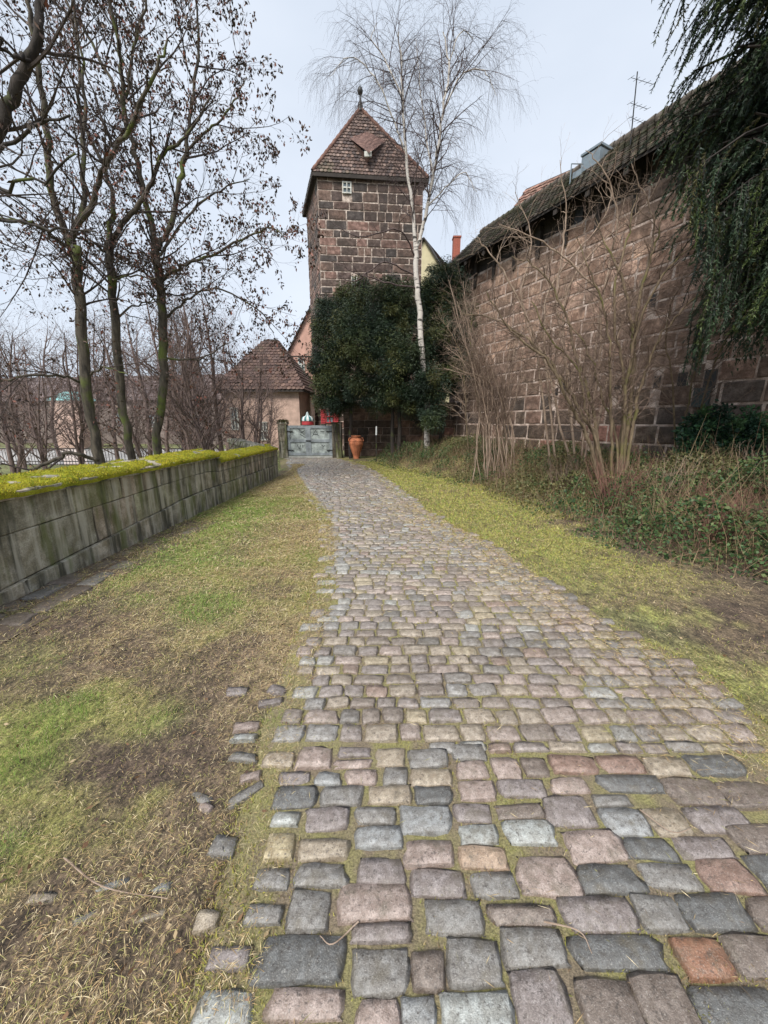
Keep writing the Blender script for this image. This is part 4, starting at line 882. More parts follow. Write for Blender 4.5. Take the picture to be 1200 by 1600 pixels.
# ------------------------------------------------------------------ trees on the left
SP_BIG = [dict(n=2.3, len=1.7, ang=48, r=.022, K=7, wob=.15, bias=.04, sides=5, t0=.25, min=4),
          dict(n=4.6, len=.85, ang=45, r=.009, K=5, wob=.18, bias=.02, sides=3, t0=.15),
          dict(n=5.5, len=.42, ang=42, r=.0045, K=4, wob=.22, bias=.0, sides=3, t0=.15)]
DEAD = [(.055, .033, .025), (.09, .048, .034), (.03, .022, .02), (.17, .06, .04), (.05, .035, .025), (.10, .06, .04)]
def clusters(T, n_per, frac, L, W, spread, cols, name, parent, hang=-.8):
    tp = np.array(T.tips); k = rng.random(len(tp)) < frac; tp = tp[k]; P = np.repeat(tp, n_per, axis=0); P = P + rng.normal(0, spread, P.shape)
    D_ = np.tile([0, 0, hang], (len(P), 1)); return leaves(name, P, D_, rng.uniform(.6, 1.3, len(P)) * L, rng.uniform(.6, 1.2, len(P)) * W, pal(cols, len(P)), M['leaf'], parent, 'stuff', .7)
def big_tree(name, label, limbs, group, leaf_frac=.3, spec=SP_BIG, nleaf=5, bark='bark', twig='twig', leafL=.06):
    o = thing(name, label, 'tree', tuple(limbs[0][0][0]), 0, group); base = np.array(o.location); T = Tree(); 
    for i, (pts, r0, r1, sub) in enumerate(limbs):
        P, Rr = T.limb([np.array(p) - base for p in pts], r0 * .54, r1 * .65, 5, 10 if i == 0 else 8, .018)
        if sub: 
            sp_ = [dict(q) for q in spec]; sp_[0]['t0'] = sub if sub is not True else .25; T.ramify(P, Rr, 0, sp_)
    T.wood.build('trunk', M[bark], o, True); T.twigs('twigs', M[twig], o)
    if leaf_frac: clusters(T, nleaf, leaf_frac, leafL, leafL * .55, .035, DEAD, 'dead_leaves', o)
    return o
def A_(*a): return [tuple(at(x, y, Y)) for x, y, Y in a]
def root(px_, Yv, dz=-.75): 
    p = at(px_, 725, Yv); return (p.x, Yv, dz)
t1 = [([root(165, 7.6)] + A_((150, 700, 7.6), (135, 590, 7.6), (125, 480, 7.6), (118, 400, 7.6), (108, 372, 7.6)), .17, .12, .75),
      (A_((108, 374, 7.6), (85, 310, 7.5), (72, 220, 7.4), (62, 110, 7.3), (45, 0, 7.2), (30, -120, 7.1)), .11, .03, .15),
      (A_((110, 374, 7.6), (130, 320, 7.8), (128, 220, 8.0), (130, 120, 8.1), (110, -20, 8.3)), .085, .02, .15),
      (A_((112, 372, 7.6), (140, 325, 7.4), (165, 260, 7.2), (200, 195, 7.0), (240, 120, 6.9), (262, 60, 6.9)), .09, .02, .2),
      (A_((100, 385, 7.6), (60, 355, 7.2), (0, 345, 6.8), (-60, 350, 6.4)), .06, .02, .1),
      (A_((130, 600, 7.6), (90, 585, 7.2), (30, 590, 6.9), (-30, 600, 6.8)), .05, .02, .15),
      (A_((135, 590, 7.6), (165, 575, 7.5), (200, 585, 7.3)), .04, .012, .15),
      (A_((158, 722, 7.6), (120, 708, 7.3), (75, 722, 7.1), (20, 758, 6.9), (-20, 790, 6.7)), .07, .035, .3)]
big_tree('tree', 'mossy-barked bare tree, leftmost big trunk behind the parapet, with an arching low limb', t1, 'big bare trees behind the parapet', .5)
t2 = [([root(212, 8.3)] + A_((202, 690, 8.3), (186, 580, 8.3), (178, 480, 8.3), (170, 400, 8.3), (172, 375, 8.3)), .15, .11, .8),
      (A_((172, 378, 8.3), (205, 335, 8.2), (238, 285, 8.1), (255, 240, 8.0), (290, 215, 8.0), (330, 150, 8.0)), .09, .02, .2),
      (A_((170, 378, 8.3), (176, 320, 8.3), (160, 255, 8.3), (130, 190, 8.4), (120, 80, 8.5), (95, -40, 8.6)), .085, .02, .15),
      (A_((172, 440, 8.3), (190, 432, 8.1), (215, 432, 8.0), (245, 434, 7.9)), .04, .015, .2),
      (A_((168, 395, 8.3), (140, 378, 8.0), (80, 355, 7.6), (0, 335, 7.2)), .05, .015, .2),
      (A_((178, 500, 8.3), (215, 475, 8.6), (260, 465, 8.8)), .04, .012, .2)]
big_tree('tree', 'slender bare tree with green mossy trunk, middle of the three big trunks behind the parapet', t2, 'big bare trees behind the parapet', .6)
t3 = [([root(246, 9.0)] + A_((247, 700, 9.0), (255, 600, 9.0), (255, 500, 9.0), (250, 440, 9.0), (245, 392, 9.0)), .17, .13, .8),
      (A_((245, 395, 9.0), (230, 320, 9.0), (210, 240, 8.9), (195, 180, 8.8), (190, 110, 8.7), (178, 30, 8.6), (165, -90, 8.5)), .12, .03, .15),
      (A_((195, 175, 8.8), (170, 120, 8.8), (130, 40, 8.9), (85, 5, 9.0), (60, -60, 9)), .06, .02, .2),
      (A_((195, 160, 8.8), (205, 90, 8.6), (225, 10, 8.5), (250, -80, 8.5)), .05, .02, .2),
      (A_((247, 390, 9.0), (270, 340, 9.1), (284, 270, 9.2), (292, 220, 9.3), (300, 160, 9.3), (312, 70, 9.4), (300, -30, 9.4)), .11, .02, .2),
      (A_((292, 235, 9.3), (325, 205, 9.2), (360, 170, 9.1), (385, 120, 9.1)), .05, .012, .2),
      (A_((203, 210, 8.9), (222, 170, 9.0), (240, 120, 9.1), (268, 105, 9.2)), .05, .012, .2),
      (A_((252, 440, 9.0), (285, 415, 8.9), (320, 402, 8.8), (380, 375, 8.7), (420, 358, 8.6), (450, 372, 8.6)), .065, .012, .2),
      (A_((250, 400, 9.0), (300, 330, 9.3), (345, 295, 9.4), (390, 280, 9.4)), .05, .012, .2),
      (A_((255, 500, 9.0), (290, 470, 9.1), (335, 450, 9.1), (400, 480, 9.0), (428, 520, 9)), .05, .012, .2),
      (A_((255, 560, 9.0), (310, 560, 9.2), (360, 535, 9.3)), .045, .012, .2)]
big_tree('tree', 'bare tree hung with dark withered leaves, rightmost of the three big trunks behind the parapet', t3, 'big bare trees behind the parapet', .8, nleaf=6, leafL=.075)
t0 = [([(-7.6, 5.2, -.7)] + A_((-160, 420, 5.4), (-60, 330, 5.4), (0, 210, 5.4), (28, 130, 5.4), (55, 60, 5.4), (65, 0, 5.4), (60, -80, 5.4)), .16, .04, .3),
      (A_((-60, 330, 5.4), (-10, 250, 5.2), (40, 205, 5.0), (110, 180, 4.9)), .05, .015, .2),
      (A_((48, 95, 5.4), (20, 85, 5.2), (-20, 40, 5.0)), .05, .015, .2),
      (A_((-100, 370, 5.4), (0, 345, 5.0), (60, 352, 4.8), (150, 362, 4.6)), .04, .012, .2),
      (A_((-60, 330, 5.4), (0, 300, 5.0), (60, 282, 4.8), (118, 240, 4.7)), .04, .012, .3)]
big_tree('tree', 'dark thick-limbed tree leaning in at the far left edge of the view', t0, 'big bare trees behind the parapet', .12, spec=[dict(SP_BIG[0], n=1.2), SP_BIG[1], SP_BIG[2]], bark='bark_dark')

# smaller bare trees and brush beyond, each one a tree
SP_SM = [dict(n=4.2, len=2.3, ang=42, r=.030, K=7, wob=.16, bias=.05, sides=4, t0=.08, min=6), dict(n=3.8, len=1.1, ang=42, r=.012, K=5, wob=.18, bias=.02, sides=3, t0=.1), dict(n=4.4, len=.55, ang=40, r=.007, K=4, wob=.2, bias=0, sides=3, t0=.1)]
protos = []
small = [(30, 17, 6.0, 'multi-stemmed bare tree by the iron railing at the far left'), (90, 21, 7.0, 'bare tree between the leftmost trunk and the pale water'), (300, 12.5, 6.0, 'bare bushy tree just right of the three big trunks'), (345, 14.5, 6.0, 'bare thicket tree in front of the lodge'), (395, 16.5, 5.0, 'small bare tree by the lodge wall left of the gate'), (230, 18, 7.0, 'bare tree showing between the middle and right trunks'),
         (150, 24, 8.0, 'bare tree in front of the distant stone range'), (290, 26, 8.5, 'tall pale bare tree behind the lodge roof'), (-30, 26, 8.0, 'far bare tree at the left edge beyond the water'), (215, 33, 9.0, 'far bare tree showing above the distant range roof'), (330, 20, 7.0, 'bare tree against the lodge roof'), (60, 34, 9, 'farthest bare tree on the left horizon'), (375, 30, 9.0, 'far bare tree just left of the lodge roof peak'), (265, 15.5, 5.5, 'low bare tree close behind the right big trunk'), (60, 12.5, 4.2, 'small bare bush-like tree just beyond the parapet, below the leftmost trunk'), (215, 12.0, 4.4, 'small bare tree between the bases of the big trunks'), (330, 10.8, 4.2, 'low dense bare tree directly behind the dip in the parapet'), (385, 12.8, 4.4, 'low bare tree touching the left side of the lodge wall'), (285, 20, 6.5, 'bare tree rising in front of the far stone range, right of the trunks'), (10, 13.5, 5.0, 'low bare tree at the left edge before the railing'), (415, 19.5, 3.6, 'thin bare tree against the pink lodge wall'), (180, 19, 6.0, 'bare tree behind the leftmost and middle trunks'), (120, 15, 5.2, 'bare tree beside the leftmost trunk, right of the railing')]
for i, (px_, Yv, H, lab) in enumerate(small):
    p = at(px_, 690, Yv); pos = (p.x, Yv, -.55)
    if i < 4:
        o = thing('bare_tree', lab, 'tree', pos, random.uniform(0, 6), 'smaller bare trees beyond the parapet'); T = Tree(); ns = [3, 1, 4, 2][i]; Hh = 6.0
        for k in range(ns):
            a_ = random.uniform(0, 6.28); le = .9 if ns > 1 else .25; pts = [(0, 0, 0)] + [(math.cos(a_) * le * t + random.gauss(0, .12), math.sin(a_) * le * t + random.gauss(0, .12), Hh * t * random.uniform(.92, 1.08)) for t in (.25, .5, .75, 1.0)]
            P, Rr = T.limb(pts, .10 if ns < 3 else .07, .012, 4, 6); T.ramify(P, Rr, 0, [dict(SP_SM[0], n=SP_SM[0]['n'] / (1 + .45 * (ns - 1)))] + SP_SM[1:])
        T.wood.build('trunk', M['twig_far'], o, True); T.twigs('twigs', M['twig_far'], o)
        if i != 1: clusters(T, 2, .25, .06, .035, .04, [(.12, .055, .045), (.09, .05, .04), (.16, .08, .05)], 'dead_leaves', o)
        o.scale = (H / 6,) * 3; protos.append(o)
    else:
        src = protos[i % 4]; o = src.copy(); C.objects.link(o); o.location = pos; o.rotation_euler = (0, 0, random.uniform(0, 6.28)); o.scale = (H / 6,) * 3; o['label'] = lab
        for chd in list(src.children): c2 = chd.copy(); C.objects.link(c2); c2.parent = o

# ------------------------------------------------------------------ birch
SP_BI = [dict(n=4.6, len=1.8, ang=40, r=.022, K=8, wob=.10, bias=-.03, sides=4, t0=.12, min=4), dict(n=5.2, len=1.05, ang=42, r=.011, K=6, wob=.12, bias=-.14, sides=3, t0=.2), dict(n=7.0, len=.8, ang=38, r=.006, K=5, wob=.10, bias=-.38, sides=3, t0=.1)]
bb = at(668, 705, 15.0); lim = [([(bb.x, 15, gz(bb.x, 15) - .1)] + A_((667, 640, 15), (660, 560, 15), (655, 490, 15), (650, 430, 15), (650, 385, 15)), .17, .12, .97),
      (A_((650, 395, 15), (645, 330, 15), (636, 260, 15), (630, 180, 15), (628, 110, 15), (622, 50, 15)), .095, .02, .12),
      (A_((650, 390, 15), (662, 350, 14.9), (672, 300, 14.8), (683, 240, 14.7), (694, 160, 14.6), (702, 110, 14.6), (692, 50, 14.6)), .10, .02, .12),
      (A_((632, 235, 15), (612, 180, 14.8), (585, 120, 14.6), (545, 90, 14.5), (515, 120, 14.5)), .04, .008, .1),
      (A_((628, 150, 15), (600, 90, 15.3), (580, 60, 15.5), (590, 35, 15.6)), .04, .008, .1),
      (A_((694, 170, 14.6), (720, 120, 14.5), (755, 110, 14.4), (775, 150, 14.4)), .04, .008, .1),
      (A_((700, 100, 14.6), (720, 50, 14.6), (740, 60, 14.6)), .03, .008, .1),
      (A_((670, 320, 14.8), (700, 290, 14.6), (725, 270, 14.5), (745, 300, 14.4)), .035, .008, .1),
      (A_((676, 270, 14.8), (665, 200, 15.2), (655, 120, 15.4), (650, 60, 15.5)), .04, .008, .1)]
bi = thing('birch_tree', 'tall white-barked birch with fine drooping bare twigs, in front of the tower', 'tree', tuple(lim[0][0][0])); base = np.array(bi.location); T = Tree()
for i, (pts, r0, r1, sub) in enumerate(lim):
    P, Rr = T.limb([np.array(p) - base for p in pts], r0 * .68, r1 * .7, 5, 9, .015)
    if i: T.ramify(P, Rr, 0, [dict(SP_BI[0], t0=sub)] + SP_BI[1:])
T.wood.build('trunk', M['birch'], bi, True); T.twigs('twigs', M['birch_twig'], bi)
# bare lower branches of the birch in front of the tower
T = Tree()
for pts in (A_((648, 430, 15), (600, 410, 14.6), (555, 440, 14.3), (530, 430, 14.2)), A_((648, 400, 15), (625, 360, 14.5), (560, 370, 14.2), (515, 345, 14.1)), A_((650, 450, 15), (600, 440, 14.5), (565, 430, 14.3), (510, 405, 14.2))):
    P, Rr = T.limb([np.array(p) - base for p in pts], .03, .008, 5, 6, .02); T.ramify(P, Rr, 0, [dict(n=3, len=.9, ang=45, r=.012, K=5, wob=.12, bias=.02, sides=3, t0=.2), dict(n=4, len=.4, ang=40, r=.006, K=4, wob=.15, bias=0, sides=3, t0=.2)])
T.wood.build('lower_branches', M['birch_twig'], bi, True); T.twigs('lower_twigs', M['birch_twig'], bi)

# ------------------------------------------------------------------ evergreens
def needle_cloud(centres, radii, per, L, W, cols, droop=-.4, shell=.35):
    Cs = []; Ds = []; cc = []
    for c_, r_, n_ in zip(centres, radii, per):
        d = rng.normal(0, 1, (n_, 3)); d /= np.linalg.norm(d, axis=1, keepdims=True); rad = (1 - shell * rng.random(n_) ** 1.5)[:, None]
        Cs.append(np.array(c_) + d * rad * np.array(r_)); dd_ = d * [1, 1, .5] + [0, 0, droop]; Ds.append(dd_); base_c = np.array(cols[rng.integers(0, len(cols))]) * rng.uniform(.75, 1.3); cc.append(base_c[None] * rng.uniform(.7, 1.35, (n_, 1)))
    Cs = np.concatenate(Cs); Ds = np.concatenate(Ds); cc = np.concatenate(cc); N_ = len(Cs)
    return Cs, Ds, rng.uniform(.6, 1.4, N_) * L, rng.uniform(.7, 1.3, N_) * W, cc
YG = [(.022, .040, .020), (.034, .050, .022), (.050, .064, .022), (.015, .027, .017), (.070, .076, .026), (.028, .046, .030)]
def yew(label, trunks, lobes, nclump, nleaf, Ydepth, group='yews beside the gate'):
    o = thing('yew_tree', label, 'tree', tuple(trunks[0][0][0]), 0, group); base = np.array(o.location); T = Tree(); 
    for pts, r0 in trunks: T.limb([np.array(p) - base for p in pts], r0, r0 * .35, 4, 8, .02)
    Cc_, Rr_, Pp = [], [], []
    for (px_, py_, Y_, rx, rz_, wgt) in lobes:
        c_ = np.array(at(px_, py_, Y_)) - base
        for k in range(int(nclump * wgt)):
            d = rng.normal(0, 1, 3); d = unit(d) * (.55 + .5 * rng.random()); q = c_ + d * np.array([rx, rx * .8, rz_]); s = rng.uniform(.22, .5)
            Cc_.append(q); Rr_.append((s, s, s * rng.uniform(.7, 1.5))); Pp.append(int(nleaf * 1.7))
            if k % 4 == 0:
                s0 = np.array([c_[0] * .6, c_[1] * .6, c_[2] - rz_ * .5]); T.limb([s0, (s0 + q) / 2 + rng.normal(0, .1, 3), q], .03, .008, 3, 5)
    a = needle_cloud(Cc_, Rr_, Pp, .10, .020, YG, -.5, .8); leaves('foliage', *a, M['needle'], o, 'stuff', .5, True)
    T.wood.build('trunk', M['bark_dark'], o, True); return o
def gpt(px_, Y_): p = at(px_, 700, Y_); return (p.x, Y_, float(gz(p.x, Y_)) - .05)
yew('dark green yew with two thin pale trunks, largest evergreen between the gate and the birch',
    [([gpt(613, 15.6)] + A_((613, 650, 15.6), (606, 560, 15.8), (598, 470, 16)), .085), ([gpt(625, 15.5)] + A_((624, 650, 15.5), (630, 580, 15.7), (640, 500, 15.9)), .09)],
    [(590, 490, 15.9, 1.1, 1.1, 1.0), (625, 480, 16.0, .9, .9, .7), (560, 530, 15.6, 1.2, 1.0, 1.2), (605, 560, 15.4, 1.3, 1.1, 1.3), (645, 545, 15.9, 1.0, 1.4, 1.0), (620, 620, 15.3, 1.1, .7, .8), (580, 610, 15.6, .9, .6, .5)], 44, 260, 15.6)
yew('bushy dark green yew overhanging the gate pier and the urn',
    [([gpt(548, 17.0)] + A_((548, 640, 17.0), (540, 580, 17.0), (530, 500, 17)), .09)],
    [(515, 530, 16.8, .9, 1.0, 1.0), (528, 490, 17.0, .8, .8, .7), (510, 580, 16.7, .7, .8, .8), (540, 600, 16.7, .9, .8, .9), (525, 630, 16.8, .8, .45, .5), (555, 470, 17.2, .8, .7, .6)], 44, 240, 17)
yew('dark yew covering the far end of the town wall, behind the birch',
    [([gpt(690, 16.6)] + A_((690, 640, 16.6), (690, 560, 16.6), (692, 480, 16.7)), .12)],
    [(690, 450, 16.9, .75, .9, .9), (690, 520, 16.6, .9, 1.1, 1.1), (680, 590, 16.4, .9, .9, .9), (705, 480, 16.9, .6, .7, .5), (670, 630, 16.2, .6, .8, .5), (718, 500, 16.6, .55, .8, .7), (715, 570, 16.4, .5, .8, .6), (712, 450, 16.9, .4, .5, .4), (668, 475, 16.8, .45, .8, .6), (672, 540, 16.6, .4, .6, .5), (668, 600, 14.5, .45, .5, .35), (675, 650, 14.4, .4, .3, .25), (640, 560, 14.6, .3, .5, .2)], 40, 240, 16.5)

# hanging conifer, upper right
cf = thing('conifer', 'large dark conifer with long hanging sprays at the upper right', 'tree', (6.5, 6.1, .2)); base = np.array(cf.location); T = Tree()
T.limb([(0, 0, -.3), (.05, .05, 3), (.0, .1, 7), (-.1, 0, 11.5)], .30, .06, 6, 12)
LC_, LD_, LL_, LW_, LCc = [], [], [], [], []
def spray(p, d, L, r):
    P2, R2 = T.child(p, d, L, r, 7, .08, -.22); T.groups.setdefault((4, 3), []).append((P2[::2], R2[::2])); n_ = int(L * 150); t = rng.random(n_) * 5.999; i = t.astype(int); f = (t - i)[:, None]
    q = P2[i] * (1 - f) + P2[i + 1] * f; tn = P2[i + 1] - P2[i]; tn /= np.linalg.norm(tn, axis=1, keepdims=True); sd = rng.normal(0, 1, (n_, 3)); LC_.append(q); LD_.append(tn * .8 + sd * .55 + [0, 0, -.25]); bc = np.array([(.018, .036, .018), (.028, .050, .022), (.052, .074, .02), (.012, .024, .016), (.034, .055, .030), (.075, .07, .025)][rng.choice(6, p=[.24, .24, .16, .2, .12, .04])]) * rng.uniform(.8, 1.3)
    LCc.append(bc[None] * rng.uniform(.65, 1.4, (n_, 1))); LL_.append(rng.uniform(.03, .07, n_)); LW_.append(rng.uniform(.009, .017, n_))
for k in range(280):
    h = 3.1 + 7.2 * (k + random.random()) / 280; az = random.uniform(0, 2 * math.pi)
    if random.random() < .62: az = random.gauss(R(190), R(42))
    reach = random.uniform(.72, 1.08) * float(np.interp(h, [3.1, 4.5, 6.0, 8.0, 11], [1.4, 1.7, 2.05, 2.35, 2.2]))
    d = np.array([math.cos(az), math.sin(az), .25]); P2, R2 = T.child(np.array([0, .05, h]), d, reach, .05, 8, .06, -.05); T.groups.setdefault((8, 5), []).append((P2, R2))
    for j in range(int(reach * 10)):
        t = .25 + .75 * random.random(); i = min(int(t * 7), 6); p = P2[i] + (P2[i + 1] - P2[i]) * (t * 7 - i); an_ = az + random.gauss(0, .9); spray(p, np.array([math.cos(an_) * .7, math.sin(an_) * .7, -.25]), random.uniform(.35, .95), .008)
for hx in ((1110, 330, 5.9), (1120, 430, 5.8), (1150, 400, 5.9), (1185, 420, 5.9), (1165, 300, 5.8), (1090, 260, 5.8), (1100, 500, 6.3)):   # low hanging tassels
    p = np.array(at(*hx)) - base
    for j in range(14): spray(p + rng.normal(0, .09, 3), np.array([0, 0, -1.]) + rng.normal(0, .15, 3), random.uniform(.5, 1.0), .007)
    T.groups.setdefault((4, 4), []).append((np.array([[0, 0, p[2] + .9], [p[0] * .4, p[1] * .4, p[2] + .75], [p[0] * .75, p[1] * .75, p[2] + .4], p]), np.array([.03, .02, .014, .006])))
T.wood.build('trunk', M['bark_dark'], cf, True); T.twigs('branches', M['bark_dark'], cf)
Cc_, Rr_, Pp = [], [], []
for k in range(110):
    h = random.uniform(3.3, 10.5); az = random.uniform(0, 6.28) if k % 3 == 0 else random.gauss(R(190), R(45)); rr_ = random.uniform(.3, .62) * float(np.interp(h, [3.1, 4.5, 6.0, 8.0, 11], [1.4, 1.7, 2.05, 2.35, 2.2])); Cc_.append((math.cos(az) * rr_, math.sin(az) * rr_, h - .4)); q = random.uniform(.3, .5); Rr_.append((q, q, q * 1.8)); Pp.append(520)
a = needle_cloud(Cc_, Rr_, Pp, .09, .018, [(.012, .024, .016), (.018, .036, .018), (.022, .036, .022)], -1.0, .9); LC_.append(a[0]); LD_.append(a[1]); LL_.append(a[2]); LW_.append(a[3]); LCc.append(a[4])
leaves('foliage', np.concatenate(LC_), np.concatenate(LD_), np.concatenate(LL_), np.concatenate(LW_), np.concatenate(LCc), M['needle'], cf, 'stuff', .25, True)

# ------------------------------------------------------------------ bare shrubs on the right
SP_SH = [dict(n=8.0, len=.95, ang=42, r=.009, K=6, wob=.22, bias=.0, sides=4, t0=.3, min=3), dict(n=7.0, len=.42, ang=40, r=.005, K=5, wob=.18, bias=0, sides=3, t0=.1), dict(n=6, len=.2, ang=40, r=.003, K=4, wob=.2, bias=0, sides=3, t0=.1)]
def shrub(name, label, stems, m1, m2, spec=SP_SH, group='bare shrubs along the town wall'):
    o = thing(name, label, 'shrub', stems[0][0][0], 0, group); base = np.array(o.location); T = Tree()
    for pts, r0, t0 in stems: P, Rr = T.limb([np.array(p) - base for p in pts], r0, .006, 5, 7, .015); T.ramify(P, Rr, 0, [dict(spec[0], t0=t0)] + spec[1:])
    T.wood.build('stem', M[m1], o, True); T.twigs('twigs', M[m2], o); return o
def G0(px_, py_, Y_): p = at(px_, py_, Y_); return (p.x, Y_, float(gz(p.x, Y_)) - .03)
st = []
for base_px, pts, r in ((945, ((930, 690), (900, 630), (870, 580), (835, 540), (780, 500), (720, 490)), .045), (940, ((915, 680), (885, 620), (850, 560), (800, 520), (760, 455)), .04), (948, ((925, 640), (905, 570), (880, 480), (840, 420), (800, 400)), .035), (950, ((935, 700), (915, 640), (905, 580), (860, 530), (830, 470)), .03),
                        (965, ((970, 690), (978, 620), (990, 540), (1000, 460), (1020, 390), (1035, 340)), .055), (968, ((985, 640), (990, 570), (985, 500), (970, 430), (950, 390), (930, 340)), .05), (972, ((990, 660), (1005, 590), (1030, 530), (1070, 480), (1120, 440)), .035), (958, ((955, 680), (953, 600), (950, 520), (930, 440), (900, 370)), .03), (962, ((965, 690), (940, 620), (925, 560), (900, 520), (870, 490)), .025), (970, ((980, 600), (1000, 500), (1045, 420), (1090, 380)), .035), (966, ((975, 600), (960, 510), (965, 420), (985, 350), (995, 300)), .03)):
    dY = random.uniform(-.5, .9); st.append(([G0(base_px, 770, 7.2)] + [tuple(at(x, y, 7.2 + dY * (i + 1) / len(pts))) for i, (x, y) in enumerate(pts)], r, .3))
shrub('tall_shrub', 'large bare multi-stemmed shrub with arching mossy stems, right, in front of the town wall', st, 'shrub', 'shrub_twig')
st = []
for k in range(34):
    tx = random.uniform(690, 850); ty = random.uniform(430, 590); Y_ = 10.0 + random.uniform(-.6, .8); bx_ = 775 + random.gauss(0, 15); mx_ = bx_ + (tx - bx_) * .4 + random.gauss(0, 11); Yb = 10 + random.gauss(0, .18)
    st.append(([G0(bx_, 740, Yb), tuple(at(bx_ + (tx - bx_) * .12 + random.gauss(0, 5), 685, Yb)), tuple(at(mx_, 610 + random.gauss(0, 12), (Yb + Y_) / 2)), tuple(at(tx, ty, Y_))], random.uniform(.010, .018), .35))
shrub('tan_shrub', 'dense tan-stemmed bare shrub shaped like a vase, nearer the gate, beside the town wall', st, 'tan_twig', 'shrub_twig', [dict(n=4.5, len=.8, ang=32, r=.007, K=5, wob=.12, bias=.02, sides=3, t0=.3, min=3), dict(n=6, len=.4, ang=38, r=.004, K=4, wob=.16, bias=0, sides=3, t0=.1), dict(n=5, len=.2, ang=40, r=.003, K=3, wob=.2, bias=0, sides=3, t0=.1)])
st = []
for (bx, Y_), pts in (((900, 9.2), ((890, 600), (870, 480), (880, 380), (885, 330), (875, 250))), ((905, 9.2), ((930, 560), (950, 420), (965, 340), (945, 270), (915, 235))), ((895, 9.3), ((850, 560), (800, 450), (770, 400), (745, 370))), ((860, 9.6), ((840, 560), (815, 470), (830, 380), (805, 300))), ((920, 9.0), ((960, 540), (1010, 420), (1020, 340), (1000, 290), (985, 250))), ((910, 9), ((940, 500), (900, 420), (850, 380), (780, 350))), ((900, 9.4), ((880, 500), (920, 400), (1000, 330), (1040, 260))), ((870, 9.6), ((850, 500), (880, 420), (930, 360), (955, 310), (940, 280)))):
    st.append(([G0(bx, 740, Y_)] + [tuple(at(x, y, Y_)) for x, y in pts], .03, .25))
shrub('wall_shrub', 'tangled pale bare shrub whose twigs reach over the town wall roof, behind the arching shrub', st, 'tan_twig', 'tan_twig', [dict(n=2.6, len=1.3, ang=45, r=.009, K=6, wob=.22, bias=-.02, sides=4, t0=.2, min=3), dict(n=4.0, len=.6, ang=42, r=.005, K=5, wob=.18, bias=0, sides=3, t0=.1), dict(n=4, len=.25, ang=42, r=.003, K=4, wob=.2, bias=0, sides=3, t0=.1)])
st = []
for (bx, Y_), pts in (((1060, 8.0), ((1080, 600), (1110, 500), (1090, 420))), ((1065, 8.0), ((1050, 600), (1040, 520), (1060, 450), (1110, 400))), ((1070, 8.0), ((1120, 560), (1170, 480))), ((760, 11), ((745, 600), (735, 520), (745, 460))), ((735, 12), ((725, 600), (715, 540), (690, 500)))):
    st.append(([G0(bx, 720, Y_)] + [tuple(at(x, y, Y_)) for x, y in pts], .02, .3))
shrub('thin_shrub', 'thin bare brown shrub under the conifer tassels, against the stone blocks', st[:3], 'shrub', 'shrub_twig'); shrub('thin_shrub', 'thin bare brown shrub between the yews and the tan shrub', st[3:], 'shrub', 'tan_twig')
# low twiggy shrubs in the bed
for i, (px_, py_, n_, h, w_, mt, lab) in enumerate(((960, 800, 60, .75, .45, 'red_twig', 'low thicket of reddish upright stems at the foot of the arching shrub'), (1120, 850, 46, .55, .4, 'red_twig', 'low dark red twiggy clump at the right edge of the bed'), (880, 775, 40, .6, .5, 'shrub_twig', 'low brown twiggy clump in the middle of the bed'), (1165, 800, 40, .6, .5, 'tan_twig', 'low pale dry clump beside the ivy bush at right'), (1040, 800, 36, .55, .45, 'tan_twig', 'low tan dry clump between the red thicket and the ivy bush'), (740, 735, 36, .5, .5, 'tan_twig', 'low dry clump at the foot of the tan shrub'))):
    p = gnd(px_, py_ , .1); o = thing('low_shrub', lab, 'shrub', (p.x, p.y, float(gz(p.x, p.y))), 0, 'low twiggy shrubs in the planting bed'); T = Tree()
    for k in range(n_):
        a_ = random.uniform(0, 6.28); r_ = random.uniform(0, w_ * .5); q = np.array([math.cos(a_) * r_, math.sin(a_) * r_, -.02]); P2, R2 = T.child(q, np.array([math.cos(a_) * .35, math.sin(a_) * .35, 1]) + rng.normal(0, .12, 3), h * random.uniform(.7, 1.6), .006, 6, .08, 0); T.groups.setdefault((6, 3), []).append((P2, R2)); T.ramify(P2, R2, 0, [dict(n=9, len=.2, ang=35, r=.003, K=4, wob=.15, bias=.05, sides=3, t0=.2)])
    T.twigs('twigs', M[mt], o)
# glossy ivy bush at right
ivy = thing('evergreen_bush', 'glossy dark green evergreen bush against the town wall at the right edge', 'bush', (0, 0, 0)); p = at(1135, 700, 7.8); ivy.location = (p.x, 7.8, float(gz(p.x, 7.8))); Cc_, Rr_, Pp = [], [], []
for px_, py_, rx, rz_, k_ in ((1100, 680, .45, .28, 26), (1140, 700, .6, .35, 40), (1180, 710, .55, .35, 34), (1110, 725, .6, .25, 30), (1080, 690, .25, .25, 10), (1200, 690, .4, .3, 18), (1160, 735, .7, .2, 20), (1110, 660, .3, .25, 14), (1130, 745, .8, .2, 26), (1080, 740, .5, .2, 16), (1170, 670, .4, .3, 16)):
    c_ = np.array(at(px_, py_, 7.7)) - np.array(ivy.location)
    for k in range(k_): d = unit(rng.normal(0, 1, 3)) * (.4 + .7 * rng.random()); s = rng.uniform(.09, .2); Cc_.append(c_ + d * [rx, rx * .6, rz_]); Rr_.append((s, s, s)); Pp.append(75)
a = needle_cloud(Cc_, Rr_, Pp, .075, .05, [(.03, .075, .038), (.04, .10, .045), (.065, .13, .05), (.02, .05, .03)], .1, .8); leaves('leaves', *a, M['leaf'], ivy, 'stuff', .8)
T = Tree(); 
for k in range(12): T.limb([(random.gauss(0, .15), 0, -.1), tuple(np.array(Cc_[k * 9]) * [.5, .5, .5]), tuple(Cc_[k * 9])], .015, .005, 3, 5)
